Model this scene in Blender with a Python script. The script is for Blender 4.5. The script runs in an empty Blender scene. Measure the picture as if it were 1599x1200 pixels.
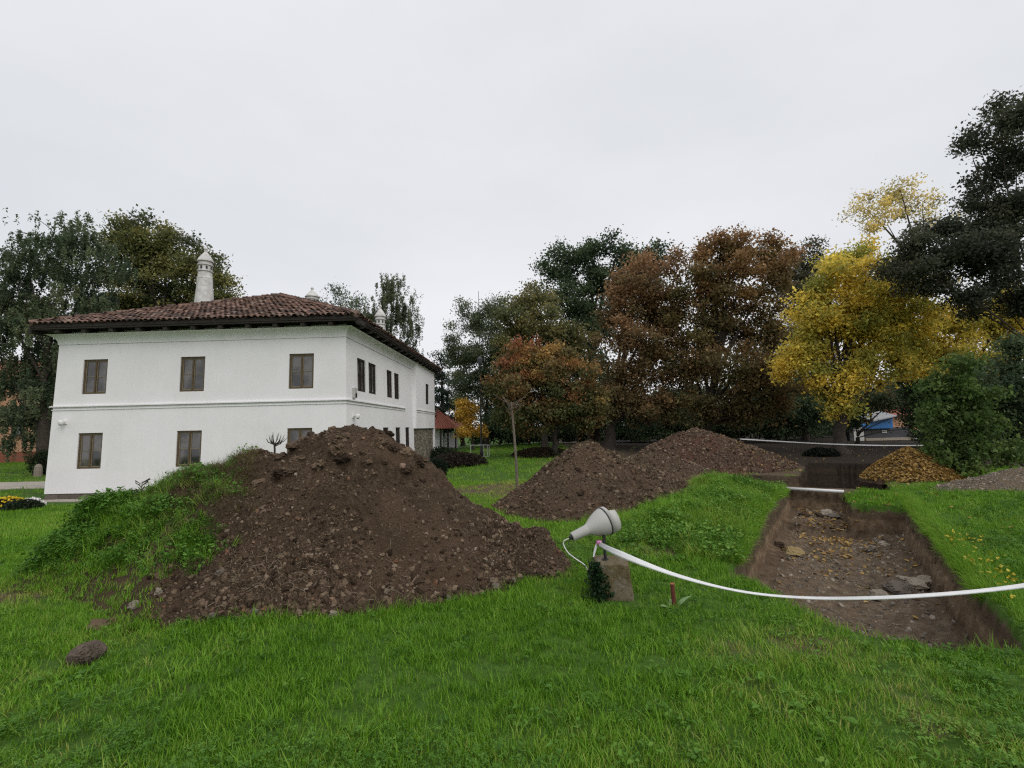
import bpy, bmesh, math, time
import numpy as np
from mathutils import Vector, Matrix
R = math.radians
SC = bpy.context.scene
COL = SC.collection
T0 = time.time()

# ------------------------------------------------------------------ camera
F, CX, CY = 756.0, 799.5, 600.0          # photograph pixels (1599 x 1200)
PITCH, ROLL, CAMZ = R(5.093), R(-1.337), 1.65
_fw = np.array([0, math.cos(PITCH), math.sin(PITCH)])
_up0 = np.array([0, -math.sin(PITCH), math.cos(PITCH)])
_rt0 = np.array([1.0, 0, 0])
_rt = _rt0 * math.cos(ROLL) + _up0 * math.sin(ROLL)
_up = -_rt0 * math.sin(ROLL) + _up0 * math.cos(ROLL)
CAMP = np.array([0, 0, CAMZ])
cam = bpy.data.cameras.new('camera')
cam.sensor_width = 36.0
cam.lens = F / 1599.0 * 36.0
cam.clip_end = 3000
cam.clip_start = 0.05
camo = bpy.data.objects.new('camera', cam)
COL.objects.link(camo)
camo.matrix_world = Matrix(((_rt[0], _up[0], -_fw[0], 0), (_rt[1], _up[1], -_fw[1], 0), (_rt[2], _up[2], -_fw[2], CAMZ), (0, 0, 0, 1)))
SC.camera = camo

# ------------------------------------------------------------------ sky, sun, exposure
SUN_EL, SUN_AZ = R(45), R(140)            # azimuth clockwise from +Y: behind the camera, to its right
world = bpy.data.worlds.new('World'); SC.world = world; world.use_nodes = True
nt = world.node_tree; nt.nodes.clear()
wo = nt.nodes.new('ShaderNodeOutputWorld'); bg = nt.nodes.new('ShaderNodeBackground')
sky = nt.nodes.new('ShaderNodeTexSky'); sky.sky_type = 'NISHITA'; sky.sun_disc = False
sky.sun_elevation = SUN_EL; sky.sun_rotation = SUN_AZ; sky.air_density = 1.0; sky.dust_density = 4.0; sky.altitude = 200
tc = nt.nodes.new('ShaderNodeTexCoord'); mp = nt.nodes.new('ShaderNodeMapping'); mp.inputs['Scale'].default_value = (1, 1, 2.6)
nz = nt.nodes.new('ShaderNodeTexNoise'); nz.inputs['Scale'].default_value = 1.1; nz.inputs['Detail'].default_value = 5; nz.inputs['Roughness'].default_value = .5
cr = nt.nodes.new('ShaderNodeValToRGB')
cr.color_ramp.elements[0].position = .3; cr.color_ramp.elements[0].color = (6.7, 6.9, 7.2, 1)
cr.color_ramp.elements[1].position = .7; cr.color_ramp.elements[1].color = (8.25, 8.25, 8.5, 1)
mx = nt.nodes.new('ShaderNodeMix'); mx.data_type = 'RGBA'; mx.inputs['Factor'].default_value = .94
L = nt.links.new
L(tc.outputs['Generated'], mp.inputs['Vector']); L(mp.outputs[0], nz.inputs['Vector']); L(nz.outputs['Fac'], cr.inputs['Fac'])
L(sky.outputs[0], mx.inputs['A']); L(cr.outputs[0], mx.inputs['B']); L(mx.outputs['Result'], bg.inputs['Color'])
bg.inputs['Strength'].default_value = 0.112
L(bg.outputs[0], wo.inputs['Surface'])
sun = bpy.data.lights.new('sun', 'SUN'); sun.energy = 1.4; sun.angle = R(50); sun.color = (1, .97, .93)
suno = bpy.data.objects.new('sun', sun); COL.objects.link(suno)
suno.rotation_euler = (R(90) - SUN_EL, 0, -SUN_AZ + math.pi)
suno.location = (0, -5, 30)
SC.view_settings.view_transform = 'Standard'; SC.view_settings.look = 'None'
SC.view_settings.exposure = 0.0; SC.view_settings.gamma = 1.0; SC.view_settings.use_curve_mapping = False
cy = SC.cycles
cy.max_bounces = 6; cy.diffuse_bounces = 3; cy.glossy_bounces = 2; cy.transmission_bounces = 3; cy.transparent_max_bounces = 4
cy.caustics_reflective = False; cy.caustics_refractive = False
cy.use_adaptive_sampling = True; cy.adaptive_threshold = 0.012
cy.use_denoising = False; cy.filter_width = 1.25

# ------------------------------------------------------------------ pixel -> place
def ray(px, py):
    d = _fw * F + _rt * (px - CX) + _up * (CY - py)
    return d / np.linalg.norm(d)
def gpt(px, py, z=0.0):
    d = ray(px, py); t = (z - CAMZ) / d[2]
    return CAMP + d * t
def dpt(px, py, y):
    d = ray(px, py); return CAMP + d * (y / d[1])
def project(P):
    P = np.asarray(P) - CAMP
    z = P @ _fw
    return CX + F * (P @ _rt) / z, CY - F * (P @ _up) / z

# ------------------------------------------------------------------ numeric helpers
def rng_(s): return np.random.default_rng(s)
def _h(ix, iy, s):
    v = np.sin(ix * 127.1 + iy * 311.7 + s * 74.7) * 43758.5453
    return v - np.floor(v)
def vnoise(x, y, s=0):
    x = np.asarray(x, float); y = np.asarray(y, float)
    ix = np.floor(x); iy = np.floor(y); fx = x - ix; fy = y - iy
    fx = fx * fx * (3 - 2 * fx); fy = fy * fy * (3 - 2 * fy)
    a = _h(ix, iy, s); b = _h(ix + 1, iy, s); c = _h(ix, iy + 1, s); d = _h(ix + 1, iy + 1, s)
    return (a + (b - a) * fx) + ((c + (d - c) * fx) - (a + (b - a) * fx)) * fy
def fbm(x, y, s=0, o=4, g=.5):
    v = 0; a = 1; t = 0
    x = np.asarray(x, float); y = np.asarray(y, float)
    for i in range(o):
        v = v + a * (vnoise(x, y, s + i * 7) - .5) * 2; t += a; a *= g
        x, y = x * 2.03 * .8 + y * 2.03 * .6, y * 2.03 * .8 - x * 2.03 * .6
    return v / t
def ss(a, b, x):
    t = np.clip((np.asarray(x, float) - a) / (b - a), 0, 1); return t * t * (3 - 2 * t)

# ------------------------------------------------------------------ object helpers
def mesh(name, V, Fc, mat=None, parent=None, smooth=False, attrs=None, col=None):
    me = bpy.data.meshes.new(name)
    V = np.asarray(V, np.float32).reshape(-1, 3)
    if isinstance(Fc, np.ndarray):
        n, k = Fc.shape
        me.vertices.add(len(V)); me.vertices.foreach_set('co', V.ravel())
        me.loops.add(n * k); me.loops.foreach_set('vertex_index', Fc.astype(np.int32).ravel())
        me.polygons.add(n); me.polygons.foreach_set('loop_start', np.arange(0, n * k, k, dtype=np.int32))
        me.update(calc_edges=True)
    else:
        me.from_pydata([tuple(map(float, v)) for v in V], [], [tuple(int(i) for i in f) for f in Fc]); me.update()
    if smooth: me.polygons.foreach_set('use_smooth', np.ones(len(me.polygons), bool))
    for k, a in (attrs or {}).items():
        a = np.asarray(a, np.float32)
        if a.ndim == 1: at = me.attributes.new(k, 'FLOAT', 'POINT'); at.data.foreach_set('value', a)
        else:
            at = me.attributes.new(k, 'FLOAT_COLOR', 'POINT')
            at.data.foreach_set('color', np.c_[a, np.ones(len(a), np.float32)].astype(np.float32).ravel())
    if mat is not None: me.materials.append(mat)
    return link(name, me, parent, col)
def link(name, data, parent=None, col=None):
    o = bpy.data.objects.new(name, data); (col or COL).objects.link(o)
    if parent is not None: o.parent = parent
    return o
def tag(o, label, cat, group=None, kind=None):
    o['label'] = label; o['category'] = cat
    if group: o['group'] = group
    if kind: o['kind'] = kind
    return o
def empty(name, loc=(0, 0, 0), rz=0):
    o = bpy.data.objects.new(name, None); COL.objects.link(o); o.location = tuple(map(float, loc)); o.rotation_euler = (0, 0, rz); o.empty_display_size = .2
    return o
class MB:
    """collects boxes, tubes and lathes into one mesh"""
    def __init__(s): s.v = []; s.f = []
    def add(s, v, f):
        o = len(s.v); s.v += [tuple(map(float, p)) for p in v]; s.f += [tuple(i + o for i in q) for q in f]; return s
    def box(s, a, b):
        (x0, y0, z0), (x1, y1, z1) = a, b
        return s.add([(x0, y0, z0), (x1, y0, z0), (x1, y1, z0), (x0, y1, z0), (x0, y0, z1), (x1, y0, z1), (x1, y1, z1), (x0, y1, z1)],
                     [(0, 3, 2, 1), (4, 5, 6, 7), (0, 1, 5, 4), (1, 2, 6, 5), (2, 3, 7, 6), (3, 0, 4, 7)])
    def tube(s, P, r, n=8, cap=True):
        P = np.asarray(P, float); r = np.broadcast_to(np.asarray(r, float), (len(P),))
        v, f = tube_arr(P, r, n); f = [tuple(q) for q in f]
        if cap: f += [tuple(range(n - 1, -1, -1)), tuple(range((len(P) - 1) * n, len(P) * n))]
        return s.add(v, f)
    def lathe(s, prof, n=20, M=None, cap=True):
        v = []; f = []
        for r, z in prof:
            for k in range(n):
                a = 2 * math.pi * k / n; v.append((r * math.cos(a), r * math.sin(a), z))
        for i in range(len(prof) - 1):
            for k in range(n): f.append((i * n + k, i * n + (k + 1) % n, (i + 1) * n + (k + 1) % n, (i + 1) * n + k))
        if cap: f += [tuple(range(n - 1, -1, -1)), tuple(range((len(prof) - 1) * n, len(prof) * n))]
        if M is not None: v = [tuple(M @ Vector(p)) for p in v]
        return s.add(v, f)
    def build(s, name, mat, parent=None, smooth=False): return mesh(name, np.array(s.v), s.f, mat, parent, smooth)
def tube_arr(P, r, n):
    P = np.asarray(P, float); m = len(P)
    T = np.gradient(P, axis=0); T /= np.linalg.norm(T, axis=1, keepdims=True) + 1e-9
    ref = np.where(np.abs(T[:, 2:3]) > .9, np.array([[1., 0, 0]]), np.array([[0, 0, 1.]]))
    A = np.cross(T, ref); A /= np.linalg.norm(A, axis=1, keepdims=True) + 1e-9
    B = np.cross(T, A)
    a = np.arange(n) * 2 * np.pi / n
    V = P[:, None] + r[:, None, None] * (A[:, None] * np.cos(a)[None, :, None] + B[:, None] * np.sin(a)[None, :, None])
    i = np.arange(m - 1)[:, None] * n; k = np.arange(n)[None]; k2 = (k + 1) % n
    Fq = np.stack([i + k, i + k2, i + n + k2, i + n + k], -1).reshape(-1, 4)
    return V.reshape(-1, 3), Fq
class Tubes:
    def __init__(s): s.V = []; s.F = []; s.n = 0
    def add(s, P, r, n=5):
        v, f = tube_arr(np.asarray(P, float), np.asarray(r, float), n); s.V.append(v); s.F.append(f + s.n); s.n += len(v)
    def build(s, name, mat, parent): return mesh(name, np.concatenate(s.V), np.concatenate(s.F), mat, parent, True)

# ------------------------------------------------------------------ materials
def mat_new(name):
    m = bpy.data.materials.new(name); m.use_nodes = True; t = m.node_tree
    b = t.nodes['Principled BSDF']; return m, t, b
def ramp(t, stops):
    r = t.nodes.new('ShaderNodeValToRGB'); e = r.color_ramp.elements
    while len(e) > 1: e.remove(e[-1])
    e[0].position = stops[0][0]; e[0].color = (*stops[0][1], 1)
    for p, c in stops[1:]:
        q = e.new(p); q.color = (*c, 1)
    return r
def noise(t, scale, detail=6, rough=.6, vec=None, dist=0.0):
    n = t.nodes.new('ShaderNodeTexNoise'); n.inputs['Scale'].default_value = scale; n.inputs['Detail'].default_value = detail
    n.inputs['Roughness'].default_value = rough; n.inputs['Distortion'].default_value = dist
    if vec is not None: t.links.new(vec, n.inputs['Vector'])
    return n
def mixc(t, fac, a, b, mode='MIX'):
    m = t.nodes.new('ShaderNodeMix'); m.data_type = 'RGBA'; m.blend_type = mode
    for s, v in (('Factor', fac), ('A', a), ('B', b)):
        if hasattr(v, 'is_output'): t.links.new(v, m.inputs[s])
        else: m.inputs[s].default_value = v if s == 'Factor' else (*v, 1)
    return m.outputs['Result']
def coords(t, which='Object'): return t.nodes.new('ShaderNodeTexCoord').outputs[which]
def wpos(t): return t.nodes.new('ShaderNodeNewGeometry').outputs['Position']
def bump(t, b, height, strength=.3, dist=.02):
    n = t.nodes.new('ShaderNodeBump'); n.inputs['Strength'].default_value = strength; n.inputs['Distance'].default_value = dist
    t.links.new(height, n.inputs['Height']); t.links.new(n.outputs[0], b.inputs['Normal']); return n
def attr(t, name, typ='GEOMETRY'):
    a = t.nodes.new('ShaderNodeAttribute'); a.attribute_name = name; a.attribute_type = typ; return a
def math_(t, op, a, b=None):
    n = t.nodes.new('ShaderNodeMath'); n.operation = op
    for i, v in enumerate((a, b)):
        if v is None: continue
        if hasattr(v, 'is_output'): t.links.new(v, n.inputs[i])
        else: n.inputs[i].default_value = v
    return n.outputs[0]
def plain(name, c, rough=.6, var=.15, scale=12, metal=0, bmp=.1, spec=.4):
    m, t, b = mat_new(name)
    n = noise(t, scale, 6, .6, coords(t))
    c1 = tuple(x * (1 - var) for x in c); c2 = tuple(min(1, x * (1 + var)) for x in c)
    r = ramp(t, [(.3, c1), (.7, c2)]); t.links.new(n.outputs['Fac'], r.inputs['Fac'])
    t.links.new(r.outputs[0], b.inputs['Base Color']); b.inputs['Roughness'].default_value = rough; b.inputs['Metallic'].default_value = metal
    b.inputs['Specular IOR Level'].default_value = spec
    if bmp: bump(t, b, n.outputs['Fac'], bmp, .01)
    return m
def leafmat(name, transl=.35, rough=.55, spec=.25):
    m, t, b = mat_new(name)
    a = attr(t, 'Col'); g = t.nodes.new('ShaderNodeNewGeometry')
    v = math_(t, 'MULTIPLY_ADD', g.outputs['Random Per Island'], .5); v.node.inputs[2].default_value = .75
    c = t.nodes.new('ShaderNodeVectorMath'); c.operation = 'SCALE'
    t.links.new(a.outputs['Color'], c.inputs[0]); t.links.new(v, c.inputs['Scale'])
    t.links.new(c.outputs[0], b.inputs['Base Color']); b.inputs['Roughness'].default_value = rough; b.inputs['Specular IOR Level'].default_value = spec
    tr = t.nodes.new('ShaderNodeBsdfTranslucent'); t.links.new(c.outputs[0], tr.inputs['Color'])
    mxs = t.nodes.new('ShaderNodeMixShader'); mxs.inputs[0].default_value = transl
    o = t.nodes['Material Output']; t.links.new(b.outputs[0], mxs.inputs[1]); t.links.new(tr.outputs[0], mxs.inputs[2]); t.links.new(mxs.outputs[0], o.inputs['Surface'])
    return m
def bladesmat(name, stops, transl=.3):
    """colour from per-point tint (instancer) and per-blade chance"""
    m, t, b = mat_new(name)
    g = t.nodes.new('ShaderNodeNewGeometry'); a = attr(t, 'tint', 'INSTANCER')
    f = math_(t, 'ADD', math_(t, 'MULTIPLY', a.outputs['Fac'], .62), math_(t, 'MULTIPLY', g.outputs['Random Per Island'], .42))
    r = ramp(t, stops); t.links.new(f, r.inputs['Fac'])
    t.links.new(r.outputs[0], b.inputs['Base Color']); b.inputs['Roughness'].default_value = .45; b.inputs['Specular IOR Level'].default_value = .2
    tr = t.nodes.new('ShaderNodeBsdfTranslucent'); t.links.new(r.outputs[0], tr.inputs['Color'])
    mxs = t.nodes.new('ShaderNodeMixShader'); mxs.inputs[0].default_value = transl
    o = t.nodes['Material Output']; t.links.new(b.outputs[0], mxs.inputs[1]); t.links.new(tr.outputs[0], mxs.inputs[2]); t.links.new(mxs.outputs[0], o.inputs['Surface'])
    return m
M = {}
M['leaf'] = leafmat('leaf', .45, .55, .2); M['needle'] = leafmat('needle', .1, .6, .2)
M['grass'] = bladesmat('grass', [(0, (.048, .125, .006)), (.28, (.098, .235, .012)), (.55, (.175, .36, .026)), (.78, (.27, .37, .06)), (1, (.42, .35, .12))])
M['weed'] = bladesmat('weed', [(0, (.03, .085, .008)), (.4, (.065, .165, .016)), (.8, (.13, .27, .034)), (1, (.22, .34, .06))])
M['dry'] = bladesmat('dry', [(0, (.06, .07, .02)), (.5, (.13, .11, .045)), (1, (.22, .17, .085))], .2)
M['litter'] = bladesmat('litter', [(0, (.13, .07, .025)), (.4, (.29, .17, .05)), (.8, (.44, .29, .09)), (1, (.52, .4, .17))], .15)
def soilmat(name, dark, mid, light, red=(.10, .052, .034)):
    m, t, b = mat_new(name); p = wpos(t)
    n1 = noise(t, 1.3, 5, .6, p); n2 = noise(t, 16, 10, .8, p); n3 = noise(t, 70, 4, .6, p)
    r1 = ramp(t, [(.3, dark), (.5, mid), (.68, light)]); t.links.new(n2.outputs['Fac'], r1.inputs['Fac'])
    f = ramp(t, [(.45, (0, 0, 0)), (.58, (1, 1, 1))]); t.links.new(n1.outputs['Fac'], f.inputs['Fac'])
    c = mixc(t, math_(t, 'MULTIPLY', f.outputs[0], .65), r1.outputs[0], red)
    sp = ramp(t, [(.68, (0, 0, 0)), (.74, (1, 1, 1))]); t.links.new(n3.outputs['Fac'], sp.inputs['Fac'])
    c = mixc(t, math_(t, 'MULTIPLY', sp.outputs[0], .35), c, (.22, .18, .14))
    t.links.new(c, b.inputs['Base Color']); b.inputs['Roughness'].default_value = .95; b.inputs['Specular IOR Level'].default_value = .15
    h = math_(t, 'ADD', n2.outputs['Fac'], math_(t, 'MULTIPLY', n3.outputs['Fac'], .5)); bump(t, b, h, 1.0, .06)
    return m
M['soil'] = soilmat('soil', (.034, .022, .014), (.085, .058, .038), (.17, .125, .083), (.13, .083, .052))
M['soil_red'] = soilmat('soil_red', (.045, .028, .02), (.085, .055, .04), (.12, .082, .06), (.11, .05, .033))
M['sand'] = soilmat('sand', (.10, .075, .05), (.17, .13, .085), (.25, .2, .14), (.16, .12, .075))
def clodmat(name, stops):
    m, t, b = mat_new(name); g = t.nodes.new('ShaderNodeNewGeometry'); oi = t.nodes.new('ShaderNodeObjectInfo')
    f = math_(t, 'FRACT', math_(t, 'ADD', g.outputs['Random Per Island'], oi.outputs['Random']))
    r = ramp(t, stops); t.links.new(f, r.inputs['Fac'])
    n = noise(t, 60, 5, .65, g.outputs['Position'])
    c = mixc(t, .6, r.outputs[0], n.outputs['Fac'], 'MULTIPLY')
    c = mixc(t, 1.0, c, (1.45, 1.45, 1.45), 'MULTIPLY')
    t.links.new(c, b.inputs['Base Color']); b.inputs['Roughness'].default_value = .95; b.inputs['Specular IOR Level'].default_value = .15
    bump(t, b, n.outputs['Fac'], .8, .02); return m
M['clod'] = clodmat('clod', [(0, (.028, .018, .012)), (.4, (.08, .054, .036)), (.7, (.135, .094, .063)), (.92, (.21, .155, .108)), (.965, (.17, .135, .1)), (.985, (.17, .075, .04)), (1, (.3, .26, .21))])
M['stone'] = clodmat('stone', [(0, (.12, .10, .085)), (.5, (.2, .17, .14)), (.8, (.28, .24, .19)), (1, (.36, .31, .25))])
M['bark'] = plain('bark', (.045, .036, .028), .95, .4, 9, bmp=.6)
M['bark_pale'] = plain('bark_pale', (.14, .115, .09), .9, .35, 14, bmp=.4)
M['twig'] = plain('twig', (.035, .028, .024), .9, .2, 20)
M['root'] = plain('root', (.2, .16, .11), .9, .3, 20)
def plaster():
    m, t, b = mat_new('white_plaster'); p = coords(t)
    n1 = noise(t, .45, 6, .65, p); n2 = noise(t, 5, 8, .7, p); n3 = noise(t, 45, 3, .5, p)
    r = ramp(t, [(.3, (.73, .71, .72)), (.55, (.80, .785, .795)), (.8, (.82, .81, .82))]); t.links.new(n1.outputs['Fac'], r.inputs['Fac'])
    s = ramp(t, [(.25, (.86, .84, .83)), (.42, (1, 1, 1))]); t.links.new(n2.outputs['Fac'], s.inputs['Fac'])
    c = mixc(t, .4, r.outputs[0], s.outputs[0], 'MULTIPLY')
    mpp = t.nodes.new('ShaderNodeMapping'); mpp.inputs['Scale'].default_value = (3.5, 3.5, .22); t.links.new(p, mpp.inputs['Vector'])
    n4 = noise(t, 1.6, 5, .6, mpp.outputs[0]); st = ramp(t, [(.3, (.82, .8, .78)), (.5, (1, 1, 1))]); t.links.new(n4.outputs['Fac'], st.inputs['Fac'])
    c = mixc(t, .12, c, st.outputs[0], 'MULTIPLY')
    t.links.new(c, b.inputs['Base Color']); b.inputs['Roughness'].default_value = .9; b.inputs['Specular IOR Level'].default_value = .2
    bump(t, b, math_(t, 'ADD', math_(t, 'MULTIPLY', n3.outputs['Fac'], .12), n2.outputs['Fac']), .12, .015); return m
M['plaster'] = plaster()
M['plaster_old'] = plain('weathered_plaster', (.55, .54, .52), .9, .28, 5, bmp=.4)
M['wood_dark'] = plain('dark_wood', (.028, .022, .017), .8, .35, 14, bmp=.4)
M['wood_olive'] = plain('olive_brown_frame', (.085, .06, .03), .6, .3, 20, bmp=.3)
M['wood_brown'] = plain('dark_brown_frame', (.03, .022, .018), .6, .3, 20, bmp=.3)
M['sash'] = plain('sash_beading', (.2, .165, .11), .6, .25, 20)
def panemat():
    m, t, b = mat_new('window_pane'); n = noise(t, 2.2, 3, .5, wpos(t))
    r = ramp(t, [(.4, (.02, .018, .018)), (.6, (.11, .10, .095))]); t.links.new(n.outputs['Fac'], r.inputs['Fac'])
    t.links.new(r.outputs[0], b.inputs['Base Color']); b.inputs['Roughness'].default_value = .04; b.inputs['Specular IOR Level'].default_value = .9; return m
M['pane'] = panemat()
def tilemat():
    m, t, b = mat_new('clay_tile'); g = t.nodes.new('ShaderNodeNewGeometry'); oi = t.nodes.new('ShaderNodeObjectInfo')
    f = math_(t, 'FRACT', math_(t, 'ADD', g.outputs['Random Per Island'], oi.outputs['Random']))
    r = ramp(t, [(0, (.06, .04, .033)), (.3, (.125, .072, .053)), (.6, (.18, .10, .073)), (.85, (.24, .14, .105)), (1, (.3, .22, .18))]); t.links.new(f, r.inputs['Fac'])
    n = noise(t, 3, 6, .7, g.outputs['Position']); s = ramp(t, [(.4, (.4, .4, .38)), (.6, (1, 1, 1))]); t.links.new(n.outputs['Fac'], s.inputs['Fac'])
    c = mixc(t, .8, r.outputs[0], s.outputs[0], 'MULTIPLY')
    t.links.new(c, b.inputs['Base Color']); b.inputs['Roughness'].default_value = .9; bump(t, b, n.outputs['Fac'], .3, .01); return m
M['tile'] = tilemat()
def rubble():
    m, t, b = mat_new('rubble_stone'); p = coords(t)
    v = t.nodes.new('ShaderNodeTexVoronoi'); v.inputs['Scale'].default_value = 5.5; t.links.new(p, v.inputs['Vector'])
    d = t.nodes.new('ShaderNodeTexVoronoi'); d.feature = 'DISTANCE_TO_EDGE'; d.inputs['Scale'].default_value = 5.5; t.links.new(p, d.inputs['Vector'])
    r = ramp(t, [(0, (.10, .085, .06)), (.4, (.2, .17, .12)), (.7, (.28, .24, .18)), (1, (.36, .33, .28))]); t.links.new(v.outputs['Color'], r.inputs['Fac'])
    j = ramp(t, [(0, (0, 0, 0)), (.08, (1, 1, 1))]); t.links.new(d.outputs['Distance'], j.inputs['Fac'])
    t.links.new(mixc(t, j.outputs[0], (.075, .065, .052), r.outputs[0]), b.inputs['Base Color']); b.inputs['Roughness'].default_value = .95
    bump(t, b, j.outputs[0], 1, .05); return m
M['rubble'] = rubble()
def concrete():
    m, t, b = mat_new('mossy_concrete'); p = coords(t)
    n1 = noise(t, 6, 8, .7, p); n2 = noise(t, 40, 6, .7, p)
    r = ramp(t, [(.3, (.07, .055, .03)), (.45, (.13, .10, .045)), (.58, (.17, .145, .10)), (.75, (.3, .28, .23))]); t.links.new(n1.outputs['Fac'], r.inputs['Fac'])
    s = ramp(t, [(.3, (.45, .4, .3)), (.6, (1, 1, 1))]); t.links.new(n2.outputs['Fac'], s.inputs['Fac'])
    t.links.new(mixc(t, .8, r.outputs[0], s.outputs[0], 'MULTIPLY'), b.inputs['Base Color']); b.inputs['Roughness'].default_value = .95
    bump(t, b, n2.outputs['Fac'], .7, .015); return m
M['concrete'] = concrete()
M['lamp_grey'] = plain('lamp_grey_paint', (.42, .41, .39), .45, .06, 6, bmp=.02)
M['black'] = plain('black_metal', (.02, .02, .02), .5, .2, 20)
M['white_plastic'] = plain('white_plastic', (.75, .74, .73), .45, .05, 20, bmp=0)
M['cable'] = plain('white_cable', (.6, .6, .57), .5, .1, 20)
M['tape'] = plain('white_tape', (.74, .74, .75), .4, .06, 14, bmp=.1)
M['tape_pink'] = plain('pink_tape', (.6, .22, .42), .45, .15, 30)
M['steel_white'] = plain('white_pipe', (.66, .66, .66), .4, .1, 9)
M['rust'] = plain('red_paint', (.12, .03, .022), .7, .3, 30)
M['orange'] = plain('orange_render', (.45, .25, .15), .9, .1, 4)
M['brick_red'] = plain('red_base', (.22, .075, .045), .9, .2, 5)
M['blue'] = plain('blue_paint', (.03, .16, .42), .5, .12, 3)
M['grey_roof'] = plain('grey_sheet', (.3, .31, .32), .6, .12, 3)
M['dark_grey'] = plain('dark_grey', (.05, .052, .058), .5, .2, 5)
M['path'] = plain('pale_paving', (.34, .31, .26), .95, .25, 3, bmp=.4)
M['yellow_flower'] = plain('yellow_flower', (.55, .38, .01), .7, .25, 30)
M['white_flower'] = plain('white_flower', (.7, .68, .66), .7, .1, 30)
M['red_roof'] = plain('red_roof', (.25, .085, .055), .9, .3, 6)

# ------------------------------------------------------------------ the lie of the land
CU, SU = .835, .55                          # trench axes: u runs away from the camera, v across it
def uv(x, y): return SU * x + CU * y, CU * x - SU * y
def xy(u, v): return SU * u + CU * v, CU * u - SU * v
def rect_sd(u, v, u0, u1, v0, v1):
    return np.minimum(np.minimum(u - u0, u1 - u), np.minimum(v - v0, v1 - v))
def land(x, y):
    """ground without the digging"""
    x = np.asarray(x, float); y = np.asarray(y, float)
    z = -.27 * ss(7.5, 12.5, y) * ss(-1.5, -6, x)
    z = z + .018 * fbm(x * .9, y * .9, 3, 3) * ss(0, 3, y)
    z = z + .05 * fbm(x * .12, y * .12, 9, 2) * ss(12, 22, y)
    u, v = uv(x, y)
    e = ((u - 9.6) / 3.0) ** 2 + ((v + 1.95) / 1.2) ** 2
    z = z + .45 * np.exp(-e * 1.15) * (1 + .45 * fbm(x * 1.6, y * 1.6, 21, 3))
    z = z + .12 * np.exp(-(((u - 11) / 5) ** 2 + ((v - 3.2) / 1.8) ** 2))
    return z
def dig(x, y):
    """depth of the digging (metres) and how much the ground is bare soil"""
    u, v = uv(np.asarray(x, float), np.asarray(y, float))
    w = .05 * fbm(u * 2.2, v * 2.2, 31, 3); wf = .02 * fbm(u * 11, v * 11, 32, 2)
    uu = u + w + wf; vv = v + w * .8 - wf
    near = 4.72 + .95 * ss(.25, -.95, vv) ** 1.5 + .22 * ss(.6, 1.05, vv)
    main = np.minimum(np.minimum((uu - near) * .8, 11.6 - uu), np.minimum(vv + 1.06, (1.06 - vv) * .36))
    corr = rect_sd(uu, vv, 11.0, 13.5, -1.05, .16)
    pit = rect_sd(uu, vv, 14.1, 22.6, -.95, 1.05)
    side = rect_sd(uu, vv, 14.15, 16.9, -2.6, -.6)
    wall = .055
    d = np.zeros_like(u)
    d = np.maximum(d, (.64 + .05 * fbm(u * .8, v * .8, 40, 2)) * np.clip(main / wall, 0, 1))
    d = np.maximum(d, (.44 + .1 * ss(12.2, 11.4, u)) * np.clip(corr / wall, 0, 1))
    d = np.maximum(d, 1.25 * np.clip(pit / wall, 0, 1)); d = np.maximum(d, .75 * np.clip(side / wall, 0, 1))
    d = d - .13 * ss(.2, .75, v) * ss(6.2, 7.6, u) * ss(12.4, 11.5, u) * (d > .3)
    d = d + .12 * ss(.0, -.6, v) * ss(10.9, 10.6, u) * ss(9.2, 9.6, u) * (d > .3)
    inside = np.maximum(np.maximum(main, corr), np.maximum(pit, side))
    rough = .022 * fbm(x * 3, y * 3, 50, 4) + .012 * fbm(x * 12, y * 12, 51, 2)
    return d + rough * (d > .1), inside
def ground_z(x, y):
    d, _ = dig(x, y); return land(x, y) - d

# house frame
HX, HY, HYAW, HW, HD = -5.153, 15.0, R(-1.703), 9.376, 13.6
ZT, ZC, ZB = 5.027, 2.605, -.08
def house_to_world(lx, ly):
    c, s = math.cos(HYAW), math.sin(HYAW); return HX + c * lx - s * ly, HY + s * lx + c * ly
def world_to_house(x, y):
    c, s = math.cos(HYAW), math.sin(HYAW); dx = x - HX; dy = y - HY; return c * dx + s * dy, -s * dx + c * dy

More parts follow.
